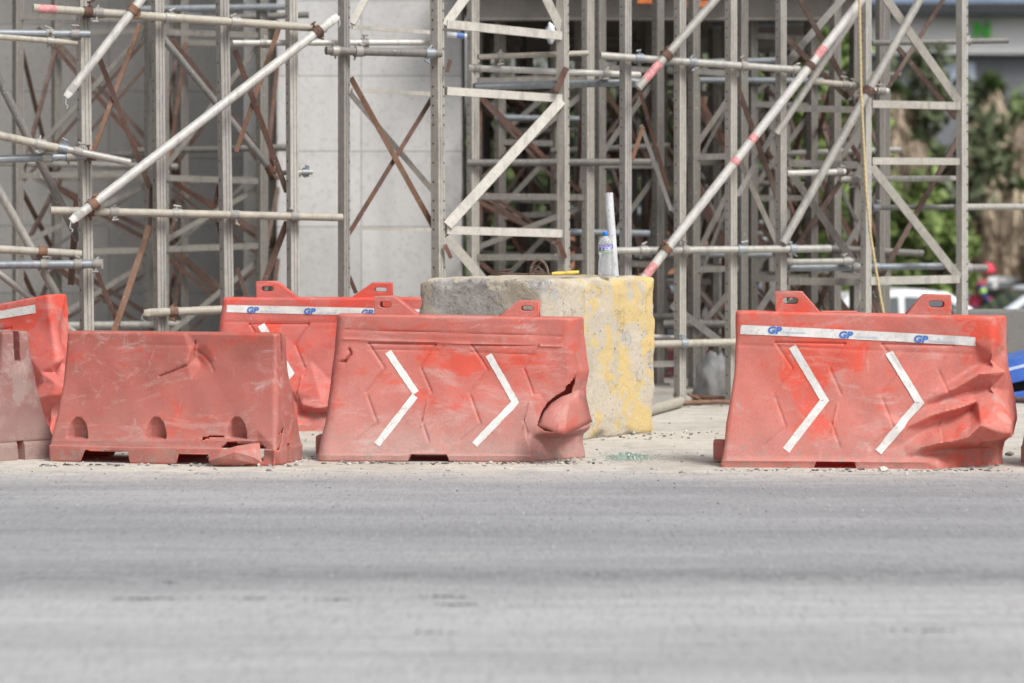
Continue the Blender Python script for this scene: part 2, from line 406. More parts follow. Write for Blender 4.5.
M['orange'] = simple('orange_film_faced_ply', (0.55, 0.16, 0.05), 0.6, var=0.25, scale=8)

# ---------------------------------------------------------------- world, sun, camera
SUN_EL, SUN_AZ = R(50), R(140)          # azimuth clockwise from +Y (away from the camera): behind the camera, to the right
world = bpy.data.worlds.new('World'); scene.world = world; world.use_nodes = True
wt = world.node_tree
sky = wt.nodes.new('ShaderNodeTexSky'); sky.sky_type = 'NISHITA'; sky.sun_disc = False
sky.sun_elevation = SUN_EL; sky.sun_rotation = SUN_AZ
sky.air_density = 1.0; sky.dust_density = 4.0; sky.ozone_density = 1.0
hs = wt.nodes.new('ShaderNodeHueSaturation'); hs.inputs['Saturation'].default_value = 0.22
wt.links.new(sky.outputs['Color'], hs.inputs['Color'])
bg = wt.nodes['Background']; bg.inputs['Strength'].default_value = 0.085
wt.links.new(hs.outputs['Color'], bg.inputs['Color'])

sun = bpy.data.lights.new('sun', 'SUN'); sun.energy = 1.5; sun.angle = R(20); sun.color = (1.0, 0.965, 0.92)
so = bpy.data.objects.new('sun', sun); COL.objects.link(so)
sd = Vector((math.sin(SUN_AZ) * math.cos(SUN_EL), math.cos(SUN_AZ) * math.cos(SUN_EL), math.sin(SUN_EL)))
so.rotation_euler = sd.to_track_quat('Z', 'Y').to_euler(); so.location = sd * 30

cam = bpy.data.cameras.new('camera'); co = bpy.data.objects.new('camera', cam); COL.objects.link(co)
co.location = (0, 0, CAMH); co.rotation_euler = (R(90), 0, 0)
cam.sensor_width = 36.0; cam.lens = F / 1024 * 36.0
cam.shift_y = -(683 / 2 - HZ) / 1024.0
cam.clip_start = 0.2; cam.clip_end = 2000
cam.dof.use_dof = True; cam.dof.focus_distance = 16.8; cam.dof.aperture_fstop = 2.15
scene.camera = co
scene.view_settings.view_transform = 'Standard'; scene.view_settings.look = 'None'
scene.view_settings.gamma = 1.0; scene.view_settings.exposure = 1.03
scene.cycles.use_denoising = True
scene.cycles.max_bounces = 6

# ---------------------------------------------------------------- ground and road
def terrain(y):
    def ss(a, b, t):
        t = min(1, max(0, (t - a) / (b - a))); return t * t * (3 - 2 * t)
    return -1.05 * ss(24.2, 34, y) - 0.30 * ss(36, 60, y)

def make_ground():
    ys = [-20, 0, 8, 12, 15] + list(np.arange(16, 24.1, 1)) + list(np.arange(24.5, 36, .75)) + [38, 42, 46, 50, 55, 60, 80, 120, 200, 400, 900]
    xs = [-600, -200, -80, -40, -20, -10, -5, 0, 5, 10, 20, 40, 80, 200, 600]
    mb = MB()
    vs = [(x, y, terrain(y)) for y in ys for x in xs]
    n = len(xs)
    fs = [(j * n + i, j * n + i + 1, (j + 1) * n + i + 1, (j + 1) * n + i) for j in range(len(ys) - 1) for i in range(n - 1)]
    mb.add(vs, fs, True)
    tag(mb.build('ground', M['ground']), kind='structure')
    # asphalt sheet with a ragged far edge
    mb = MB(); N = 500
    x0, x1 = -60.0, 60.0
    near = []; far = []
    for i in range(N + 1):
        x = x0 + (x1 - x0) * i / N if not (100 <= i <= 400) else -5 + 10 * (i - 100) / 300
        if i < 100: x = x0 + (-5 - x0) * i / 100
        if i > 400: x = 5 + (x1 - 5) * (i - 400) / 100
        e = 15.42 + 0.10 * mnoise.noise((x * 0.9, 0, 3)) + 0.06 * mnoise.noise((x * 4, 1, 3)) + 0.03 * mnoise.noise((x * 17, 1, 3))
        near.append((x, -20, 0.004)); far.append((x, e, 0.004))
    mb.add(near + far, [(i, i + 1, N + 2 + i, N + 1 + i) for i in range(N)], False)
    tag(mb.build('road', M['road']), kind='structure')
make_ground()

def stone(mb, c, r, sq=0.65):
    bm = bmesh.new(); bmesh.ops.create_icosphere(bm, subdivisions=1, radius=1)
    s = random.random() * 50
    rot = Matrix.Rotation(random.random() * 6.28, 3, 'Z')
    vs = []
    for v in bm.verts:
        p = v.co * (r * (0.75 + 0.5 * mnoise.noise(v.co * 1.3 + Vector((s, s, s)))))
        p.z *= sq
        vs.append(Vector(c) + rot @ Vector((p.x * 1.2, p.y, p.z)))
    fs = [tuple(v.index for v in f.verts) for f in bm.faces]
    bm.free(); mb.add(vs, fs, False)

def scatter():
    mats = [simple('pebble_pale', (0.46, 0.44, 0.40), 0.95, scale=30), simple('pebble_grey', (0.24, 0.23, 0.21), 0.95, scale=30), simple('pebble_dark', (0.10, 0.095, 0.09), 0.95, scale=30)]
    mb = MB()
    for i in range(520):
        py = 474 - 66 * random.random() ** 1.3
        px = random.uniform(-60, 1090)
        g = G(px, py); r = random.choice([0.005, 0.006, 0.008, 0.011, 0.016]) * random.uniform(0.7, 1.2)
        mb.mat(random.choice([0, 0, 0, 0, 1, 1])); stone(mb, g + Vector((0, 0, r * 0.3)), r)
    for i in range(260):           # grit on the asphalt
        py = 474 + 60 * random.random() ** 1.8
        px = random.uniform(-60, 1090); g = G(px, py); r = random.uniform(0.003, 0.008)
        mb.mat(random.choice([0, 0, 1, 1, 1])); stone(mb, g + Vector((0, 0, 0.004 + r * 0.3)), r)
    for (x0, x1, y0, n) in ((40, 300, 465.5, 170), (318, 575, 463.5, 190), (716, 990, 470.5, 210), (540, 655, 442, 60)):
        for i in range(n):
            px = random.uniform(x0, x1); py = y0 + random.gauss(0, .7) - (9 * (px - 540) / 115 if y0 == 442 else 0); g = G(px, py); r = random.choice([.004, .005, .006, .008, .012, .018]) * random.uniform(.6, 1.2)
            mb.mat(random.choice([0, 1, 1, 2, 2])); stone(mb, g + Vector((0, 0, r * 0.2)), r, random.uniform(.3, .7))
    for (cx, cy, n, sp) in ((655, 436, 30, 26), (590, 446, 22, 34), (300, 459, 26, 14), (560, 461, 40, 22), (960, 470, 24, 40), (700, 432, 14, 36)):
        for i in range(n):
            g = G(random.gauss(cx, sp), random.gauss(cy, 2.2)); r = random.uniform(0.004, 0.014)
            mb.mat(random.choice([0, 0, 1, 1, 2])); stone(mb, g + Vector((0, 0, r * 0.3)), r)
    tag(mb.build('rubble', mats), 'scattered grit and pebbles on the dusty ground in front of the scaffold', 'rubble', kind='stuff')
    mb = MB()                     # tar and soil crumbs along the lane
    for (cx, cy, n, sp) in ((150, 600, 60, 17), (445, 598, 50, 14), (455, 606, 40, 12), (335, 601, 30, 10), (172, 584, 24, 5), (250, 600, 22, 10), (920, 632, 40, 20), (430, 634, 20, 8), (812, 580, 14, 20)):
        for i in range(n):
            g = G(random.gauss(cx, sp), random.gauss(cy, 0.45)); r = random.uniform(0.003, 0.008)
            stone(mb, g + Vector((0, 0, 0.004 + r * 0.2)), r, 0.4)
    tag(mb.build('asphalt_crumbs', simple('tar_crumb', (0.09, 0.09, 0.09), 0.95)), 'dark crumbs and torn bits lying on the pale lane', 'crumbs', kind='stuff')
    mb = MB()
    gl = NT('crushed_green_glass'); c = gl.ramp(gl.noise(60, 3, 0.6), [(0.35, (0.24, 0.34, 0.29)), (0.6, (0.38, 0.47, 0.42)), (0.8, (0.56, 0.61, 0.57))])
    gm = gl.done(c, 0.2, 0, 0.6)
    for i in range(900):
        u = random.gauss(0, 1); w = random.gauss(0, 1)
        g = G(628 + 15 * u, 459.3 + 1.9 * w); r = random.uniform(0.003, 0.008)
        h = 0.035 * math.exp(-0.5 * (u * u + w * w) * 1.4)
        v = [g + Vector((random.uniform(-r, r), random.uniform(-r, r), 0.003 + h * random.random() + random.uniform(0, r))) for k in range(4)]
        mb.add(v, [(0, 1, 2), (0, 2, 3), (0, 1, 3), (1, 2, 3)], False)
    tag(mb.build('crushed_glass', gm), 'small heap of crushed green glass in front of the concrete block', 'broken glass', kind='stuff')
    for (px, py, r, lab) in ((884, 471.5, 0.034, 'pale chip of stone lying against the foot of the striped barrier'), (1010, 456, 0.03, 'small brown stone on the dusty ground right of the crumpled barrier'), (633, 434, 0.028, 'lump of dried mortar at the foot of the yellow concrete block')):
        mb = MB(); stone(mb, G(px, py) + Vector((0, 0, r * 0.4)), r, 0.6)
        tag(mb.build('stone', mats[0] if px < 900 else mats[1]), lab, 'stone')
scatter()

# ---------------------------------------------------------------- plastic road barriers
class Barrier:
    """closed plastic shell built from rings round a rounded rectangle; local x along it, -y to the front, z up"""
    def __init__(b, kind, origin, theta, Hs=None, shift=None, seed=0, hlt=None, hlb=None):
        b.kind = kind; b.O = Vector(origin); b.th = theta; b.seed = seed
        b.Rm = Matrix.Rotation(theta, 3, 'Z')
        if kind == 'A':
            b.H = 0.805; b.hlt, b.hlb = 0.668, 0.742; b.hdt, b.hdb = 0.105, 0.235
        else:
            b.H = 0.685; b.hlt, b.hlb = 0.590, 0.640; b.hdt, b.hdb = 0.085, 0.235
        if hlt: b.hlt = hlt
        if hlb: b.hlb = hlb
        b.Hs = Hs; b.shift = shift
        b.lines = []; b.folds = []; b.dents = []; b.tears = []; b.notches = []; b.scoops = []
        b.r = 0.028
    # profiles ------------------------------------------------------------
    def hl(b, z):
        t = np.clip(z / b.H, 0, 1)
        if b.kind == 'A': return b.hlt + (b.hlb - b.hlt) * (1 - t) ** 1.5
        base = np.where(z < 0.085, 1.0, np.clip(1 - (z - 0.085) / (b.H - 0.085), 0, 1) ** 1.7 * 0.93)
        return b.hlt + (b.hlb - b.hlt) * base
    def hd(b, z):
        t = np.clip(z / b.H, 0, 1)
        if b.kind == 'A':
            k = np.where(z < 0.035, 1.0, np.clip(1 - (z - 0.035) / (b.H * 0.80 - 0.035), 0, 1) ** 1.45 * 0.95)
            return b.hdt + (b.hdb - b.hdt) * k
        k = np.where(z < 0.085, 1.0, np.clip(1 - (z - 0.085) / (b.H * 0.93 - 0.085), 0, 1) ** 1.6 * 0.93)
        return b.hdt + (b.hdb - b.hdt) * k
    # picture -> surface --------------------------------------------------
    def px(b, px, py):
        d = Vector(((px - 512) / F, 1.0, -(py - HZ) / F)); c = Vector((0, 0, CAMH))
        Ri = b.Rm.transposed()
        c = Ri @ (c - b.O); d = Ri @ d
        z = 0.4
        for _ in range(12):
            yy = -float(b.hd(np.array(z)))
            t = (yy - c.y) / d.y
            p = c + d * t; z = 0.5 * z + 0.5 * p.z
        return p.x, p.z
    # shell -----------------------------------------------------------------
    def build_arrays(b):
        NF, NC, NE, NB = 230, 5, 46, 90
        A = []
        for t in np.linspace(-1, 1, NF): A.append((t, -1, 0, -1, 0))
        for k in range(1, NC): a = -math.pi / 2 + math.pi / 2 * k / NC; A.append((1, -1, math.cos(a), math.sin(a), 1))
        for t in np.linspace(-1, 1, NE): A.append((1, t, 1, 0, 1))
        for k in range(1, NC): a = math.pi / 2 * k / NC; A.append((1, 1, math.cos(a), math.sin(a), 2))
        for t in np.linspace(1, -1, NB): A.append((t, 1, 0, 1, 2))
        for k in range(1, NC): a = math.pi / 2 + math.pi / 2 * k / NC; A.append((-1, 1, math.cos(a), math.sin(a), 3))
        for t in np.linspace(1, -1, NE): A.append((-1, t, -1, 0, 3))
        for k in range(1, NC): a = math.pi + math.pi / 2 * k / NC; A.append((-1, -1, math.cos(a), math.sin(a), 3))
        A = np.array(A); b.NF = NF
        lev = [0.0, 0.012, 0.024, 0.034]
        if b.kind == 'B': lev += [0.05, 0.065, 0.082, 0.088]
        z = lev[-1] + 0.008
        rr = 0.014
        while z < b.H - rr - 0.004: lev.append(z); z += 0.0078
        rings = [(z, 0.0) for z in lev]
        for a in (0, 25, 50, 70, 90): rings.append((b.H - rr + rr * math.sin(R(a)), rr * (1 - math.cos(R(a)))))
        zs = np.array([q[0] for q in rings]); ins = np.array([q[1] for q in rings])
        hl = b.hl(zs)[:, None] - ins[:, None]; hd = b.hd(zs)[:, None] - ins[:, None]
        r = np.full_like(hl, b.r)
        X = A[None, :, 0] * (hl - r) + r * A[None, :, 2]
        Y = A[None, :, 1] * (hd - r) + r * A[None, :, 3]
        Zm = np.repeat(zs[:, None], X.shape[1], 1)
        # raised top lip lines into the middle: two more rings close the top
        side = A[:, 4]
        NX = np.repeat(A[None, :, 2], len(zs), 0); NY = np.repeat(A[None, :, 3], len(zs), 0)
        # unrolled coordinate: along the front, then on round the right hand end
        S = X.copy()
        endmask = (side == 1)
        S[:, endmask] = hl + (Y[:, endmask] + hd)
        S[:, side == 2] = 50; S[:, side == 3] = -50
        front = (side <= 1)
        d = np.zeros_like(X)
        for (pts, amp, w) in b.lines:
            best = np.full_like(X, 9.0)
            for (x0, z0), (x1, z1) in zip(pts[:-1], pts[1:]):
                vx, vz = x1 - x0, z1 - z0; L2 = vx * vx + vz * vz + 1e-9
                t = np.clip(((S - x0) * vx + (Zm - z0) * vz) / L2, 0, 1)
                best = np.minimum(best, np.hypot(S - x0 - t * vx, Zm - z0 - t * vz))
            d += np.where(front[None, :], amp * np.exp(-(best / w) ** 2), 0)
        for (xc, z0, w, h, dep) in b.scoops:
            q = (Zm - z0) / h
            half = w * np.sqrt(np.clip(1 - np.clip(q, 0, 1) ** 2, 0, 1))
            u = np.abs(S - xc - 0.25 * w * (1 - q)) 
            m = np.clip((half - u) / 0.012, 0, 1) * (q > 0) * (q < 1)
            d -= np.where(front[None, :], m * dep * (1 - np.clip(q, 0, 1)) ** 0.7, 0)
        # gentle warping of a knocked-about shell
        sd = b.seed
        warp = 0.005 * np.sin(5.1 * X + 2.3 * Zm + sd) + 0.004 * np.sin(9.7 * X - 6.1 * Zm + 2 * sd) + 0.003 * np.sin(13 * Zm + 4 * X + sd) + 0.0012 * np.sin(31 * X + 17 * Zm + sd) + 0.0012 * np.sin(23 * X - 37 * Zm + sd)
        d += warp * np.clip((b.H - Zm) / 0.15, 0.25, 1)
        DX = NX * d; DY = NY * d
        # creased damage: linear interpolation over hand placed points
        if b.dents:
            pts = [Vector((q[0], q[1])) for q in b.dents]; val = [(q[2], q[3] if len(q) > 3 else 0.0, q[4] if len(q) > 4 else 0.0) for q in b.dents]
            hb = b.hlb
            for sx in np.linspace(-hb - .06, hb + 0.75, 12):
                for zz in (-0.06, b.H + 0.03): pts.append(Vector((sx, zz))); val.append((0, 0, 0))
            for zz in np.linspace(0, b.H, 6): pts.append(Vector((-hb - .06, zz))); val.append((0, 0, 0))
            res = geometry.delaunay_2d_cdt(pts, b.folds, [], 0, 1e-5)
            V2, _, T = res[0], res[1], res[2]
            orig = [o[0] if o else 0 for o in res[3]]
            disp = np.zeros_like(X); dispx = np.zeros_like(X); dispz = np.zeros_like(X)
            for tri in T:
                (x0, z0), (x1, z1), (x2, z2) = [V2[k] for k in tri]
                det = (z1 - z2) * (x0 - x2) + (x2 - x1) * (z0 - z2)
                if abs(det) < 1e-12: continue
                l0 = ((z1 - z2) * (S - x2) + (x2 - x1) * (Zm - z2)) / det
                l1 = ((z2 - z0) * (S - x2) + (x0 - x2) * (Zm - z2)) / det
                l2 = 1 - l0 - l1
                m = (l0 >= -1e-7) & (l1 >= -1e-7) & (l2 >= -1e-7) & front[None, :]
                q = [val[orig[k]] for k in tri]
                disp = np.where(m, l0 * q[0][0] + l1 * q[1][0] + l2 * q[2][0], disp)
                dispx = np.where(m, l0 * q[0][1] + l1 * q[1][1] + l2 * q[2][1], dispx)
                dispz = np.where(m, l0 * q[0][2] + l1 * q[1][2] + l2 * q[2][2], dispz)
            # round the creases a little (two passes of a small blur along both directions)
            for _ in range(1):
                for arr in (disp, dispx, dispz):
                    arr[1:-1] = 0.25 * arr[:-2] + 0.5 * arr[1:-1] + 0.25 * arr[2:]
                    k = b.NF + 55
                    arr[:, 1:k] = 0.25 * arr[:, 0:k - 1] + 0.5 * arr[:, 1:k] + 0.25 * arr[:, 2:k + 1]
            DX += NX * disp + dispx; DY += NY * disp
            Zd = dispz
        else: Zd = 0
        X2 = X + DX; Y2 = Y + DY; Z2 = Zm + Zd
        if b.kind == 'B':       # slots moulded into the ends
            for sgn in (1, -1):
                m = (NX * sgn > 0.9) & (np.abs(Y) < 0.017) & (Zm > b.H - 0.16)
                X2 = np.where(m, X2 - sgn * 0.06, X2)
                m = (NX * sgn > 0.9) & (np.abs(Y - 0.0) < 0.02) & (Zm < 0.10)
                X2 = np.where(m, X2 - sgn * 0.05, X2)
        if b.shift is not None:
            X2, Y2, Z2 = b.shift(X2, Y2, Z2, Zm, X)
        if b.Hs is not None: Z2 = Z2 * b.Hs(X2, Zm)
        for (x0, x1, nh, sl) in b.notches:   # fork slots under the foot
            fb = (np.abs(NY) > 0.9)
            lim = nh * np.clip(np.minimum((X - x0) / max(sl, 1e-3), (x1 - X) / 0.006), 0, 1)
            Z2 = np.where(fb & (Z2 < lim), lim + 0.0004 * Zm, Z2)
        b.X, b.Y, b.Z, b.zs, b.hlr, b.S, b.Zm, b.side = X2, Y2, Z2, zs, (hl - r)[:, 0], S, Zm, side
    def surf(b, x, z):
        """point and normal on the (deformed) front"""
        k = int(np.clip(np.searchsorted(b.zs, z) - 1, 0, len(b.zs) - 2)); fz = (z - b.zs[k]) / (b.zs[k + 1] - b.zs[k] + 1e-9); fz = min(max(fz, 0), 1)
        hl = b.hlr[k] * (1 - fz) + b.hlr[k + 1] * fz
        ti = min(max((x / hl + 1) / 2, 0), 1) * (b.NF - 1); i = int(min(ti, b.NF - 2)); fi = ti - i
        def at(kk, ii): return Vector((b.X[kk, ii], b.Y[kk, ii], b.Z[kk, ii]))
        p = (at(k, i) * (1 - fi) + at(k, i + 1) * fi) * (1 - fz) + (at(k + 1, i) * (1 - fi) + at(k + 1, i + 1) * fi) * fz
        i0, i1 = max(i - 1, 0), min(i + 2, b.NF - 1); k0, k1 = max(k - 1, 0), min(k + 2, len(b.zs) - 1)
        n = (at(k, i1) - at(k, i0)).cross(at(k1, i) - at(k0, i))
        return p, n.normalized()
    def world(b, p): return b.O + b.Rm @ Vector(p)
    def body(b, mat, parent):
        nz, nc = b.X.shape
        V = np.stack([b.X, b.Y, b.Z], -1).reshape(-1, 3)
        W = V @ np.array(b.Rm.transposed()) + np.array(b.O)
        faces = []
        inpoly = np.zeros((nz, nc), bool)
        for poly in b.tears:
            m = np.zeros((nz, nc), bool); n = len(poly)
            for i in range(n):
                (x0, z0), (x1, z1) = poly[i], poly[(i + 1) % n]
                c = ((z0 > b.Zm) != (z1 > b.Zm)) & (b.S < (x1 - x0) * (b.Zm - z0) / (z1 - z0 + 1e-12) + x0)
                m ^= c
            inpoly |= m & (b.side <= 1)[None, :]
        for k in range(nz - 1):
            a = k * nc
            for i in range(nc):
                j = (i + 1) % nc
                if inpoly[k, i] and inpoly[k, j] and inpoly[k + 1, i] and inpoly[k + 1, j]: continue
                faces.append((a + i, a + j, a + nc + j, a + nc + i))
        me = bpy.data.meshes.new('shell')
        # top: strips joining front and back top edges
        top = (nz - 1) * nc
        faces.append(tuple(top + i for i in range(nc)))
        me.from_pydata(W.tolist(), [], faces)
        me.materials.append(mat)
        me.polygons.foreach_set('use_smooth', [True] * len(faces))
        me.update()
        me.set_sharp_from_angle(angle=R(40))
        o = link_mesh('shell', me, parent)
        if b.tears:
            s = o.modifiers.new('wall', 'SOLIDIFY'); s.thickness = 0.006; s.offset = -1
        return o
    def strip(b, pts, width, mats, parent, name='reflective_chevron', jitter=0.0, off=0.0028, miter=True, gaps=()):
        """tape along a polyline on the front face, pts in (x, z)"""
        pts = [Vector(p) for p in pts]; mb = MB()
        L = [0]
        for a, c in zip(pts[:-1], pts[1:]): L.append(L[-1] + (c - a).length)
        n = max(6, int(L[-1] / 0.01)); rows = []; nw = 4
        ds = sorted(set([L[-1] * i / n for i in range(n + 1)] + L))
        for s in ds:
            k = max(i for i in range(len(pts) - 1) if L[i] <= s + 1e-9); k = min(k, len(pts) - 2)
            t = (s - L[k]) / (L[k + 1] - L[k]); c = pts[k].lerp(pts[k + 1], t)
            d = (pts[k + 1] - pts[k]).normalized(); nn = Vector((-d.y, d.x)); sc = 1.0
            for ki in range(1, len(pts) - 1):
                if abs(s - L[ki]) < 1e-6:
                    d0 = (pts[ki] - pts[ki - 1]).normalized(); d1 = (pts[ki + 1] - pts[ki]).normalized()
                    m = (Vector((-d0.y, d0.x)) + Vector((-d1.y, d1.x))).normalized(); sc = 1 / max(0.4, m.dot(nn)); nn = m
            w = width / 2
            row = []
            for q in range(nw + 1):
                e = (q / nw * 2 - 1)
                jj = 1 + (jitter * (0.6 * mnoise.noise((s * 16, e * 3, b.seed)) + 0.4 * mnoise.noise((s * 55, e * 3, b.seed))) if abs(e) == 1 else 0)
                xz = c + nn * (w * e * sc * jj)
                p, nr = b.surf(xz.x, xz.y); row.append(b.world(p + nr * off))
            rows.append(row)
        vs = [p for r_ in rows for p in r_]; fs = []
        for i in range(len(rows) - 1):
            if any(g0 <= ds[i] / L[-1] <= g1 for g0, g1 in gaps): continue
            for q in range(nw): fs.append((i * (nw + 1) + q, i * (nw + 1) + q + 1, (i + 1) * (nw + 1) + q + 1, (i + 1) * (nw + 1) + q))
        mb.add(vs, fs, True)
        return mb.build(name, mats, parent, fix=False)
    def logo(b, x, z, h, slope, parent):
        cu = bpy.data.curves.new('lettering', 'FONT'); cu.body = 'GP'; cu.size = 1.0; cu.shear = 0.18; cu.offset = 0.05; cu.space_character = 1.02
        to = bpy.data.objects.new('lettering', cu); COL.objects.link(to)
        bpy.context.view_layer.update()
        me = bpy.data.meshes.new_from_object(to.evaluated_get(bpy.context.evaluated_depsgraph_get()))
        bpy.data.objects.remove(to)
        k = h / 0.70
        mb = MB()
        def put(u, v):
            xx = x + u; zz = z + v - slope * u
            p, n = b.surf(xx, zz); return b.world(p + n * 0.0055)
        mb.add([put(v.co.x * k * 1.12, v.co.y * k) for v in me.vertices], [tuple(p.vertices) for p in me.polygons], False)
        wid = max(v.co.x for v in me.vertices) * k * 1.12
        mb.mat(1)          # the faint small print after it is too small to read: soft marks
        u = wid + 0.006; rr = random.Random(int(x * 100))
        while u < wid + 0.125:
            w = rr.uniform(0.003, 0.008); hh = rr.choice([0.006, 0.006, 0.009])
            mb.add([put(u, 0.007), put(u + w, 0.007), put(u + w, 0.007 + hh), put(u, 0.007 + hh)], [(0, 1, 2, 3)], False)
            u += w + rr.uniform(0.0015, 0.004)
        return mb.build('logo', [M['logo_blue'], M['logo_pale']], parent, fix=False)
    def handle(b, xa, flip, mat, parent, h=0.102, w_top=0.135, w_bot=0.225):
        """lifting lug: upright outer side, sloping inner side, a rounded slot through it"""
        s = -1 if flip else 1
        cu = bpy.data.curves.new('lug', 'CURVE'); cu.dimensions = '2D'; cu.fill_mode = 'BOTH'
        top = 0.5 * (b.surf(xa, b.H)[0].z + b.surf(xa + s * w_bot, b.H)[0].z)
        depth = 0.082
        cu.extrude = depth - 0.004; cu.bevel_depth = 0.004; cu.bevel_resolution = 1
        out = [(0, -0.02), (0, h), (w_top, h), (w_bot, 0.0), (w_bot, -0.02)]
        cx, cz, hw, hh = w_top * 0.5 + 0.006, h * 0.56, 0.28 * w_top + 0.006, 0.20 * h + 0.001
        hole = []
        for k in range(20):
            a = 2 * math.pi * k / 20
            ex = math.copysign(abs(math.cos(a)) ** 0.6, math.cos(a)); ez = math.copysign(abs(math.sin(a)) ** 0.6, math.sin(a))
            hole.append((cx + hw * ex, cz + hh * ez))
        for poly in (out, hole):
            sp = cu.splines.new('POLY'); sp.points.add(len(poly) - 1); sp.use_cyclic_u = True
            for q, (x, z) in zip(sp.points, poly): q.co = (s * x, z, 0, 1)
        to = bpy.data.objects.new('lug', cu); COL.objects.link(to); bpy.context.view_layer.update()
        me = bpy.data.meshes.new_from_object(to.evaluated_get(bpy.context.evaluated_depsgraph_get()))
        bpy.data.objects.remove(to)
        sl = (b.surf(xa + s * w_bot, b.H)[0].z - b.surf(xa, b.H)[0].z) / w_bot
        for v in me.vertices:
            x, z, y = v.co.x, v.co.y, v.co.z
            v.co = b.world((xa + x, y * 1.0, top - sl * w_bot / 2 + z + sl * abs(x)))
        me.materials.clear(); me.materials.append(mat); me.update()
        return link_mesh('lifting_lug', me, parent)

BAR_GROUP = 'red plastic road barriers along the site edge'

def chevron_panels(b, centres, amp=-0.006, w=0.005):
    for xc in centres:
        top, bot, mid = b.H * 0.80, 0.11, b.H * 0.47
        hw = 0.19
        upl = [(xc - hw, top), (xc - hw + 0.09, mid + 0.13), (xc - hw - 0.01, mid)]
        b.lines.append((upl, amp, w))
        b.lines.append(([(xc - hw, mid - 0.02), (xc - hw + 0.055, mid - 0.17), (xc - hw - 0.06, bot)], amp, w))
        b.lines.append(([(xc - hw, top), (xc + hw - 0.02, top)], amp * 1.2, w))
        b.lines.append(([(xc + hw - 0.02, top), (xc + 0.09, mid + 0.14), (xc + hw - 0.04, mid)], amp, w))
        b.lines.append(([(xc + hw - 0.06, mid - 0.05), (xc + 0.10, mid - 0.19)], -amp, w))
        b.lines.append(([(xc + 0.10, mid - 0.15), (xc + 0.14, bot)], amp, w))

def lug_box(b, mat, parent, sgn=-1):
    mb = MB()
    x0 = sgn * (b.hlb + 0.0)
    for (cx, cy, cz, sx, sy, sz) in ((x0 + sgn * 0.012, 0.13, 0.095, 0.06, 0.16, 0.10),):
        mb.box(b.world((cx, cy, cz - 0.03)), (sx, sy, sz), b.Rm)
    return mb.build('connector', mat, parent, bevel=0.008)

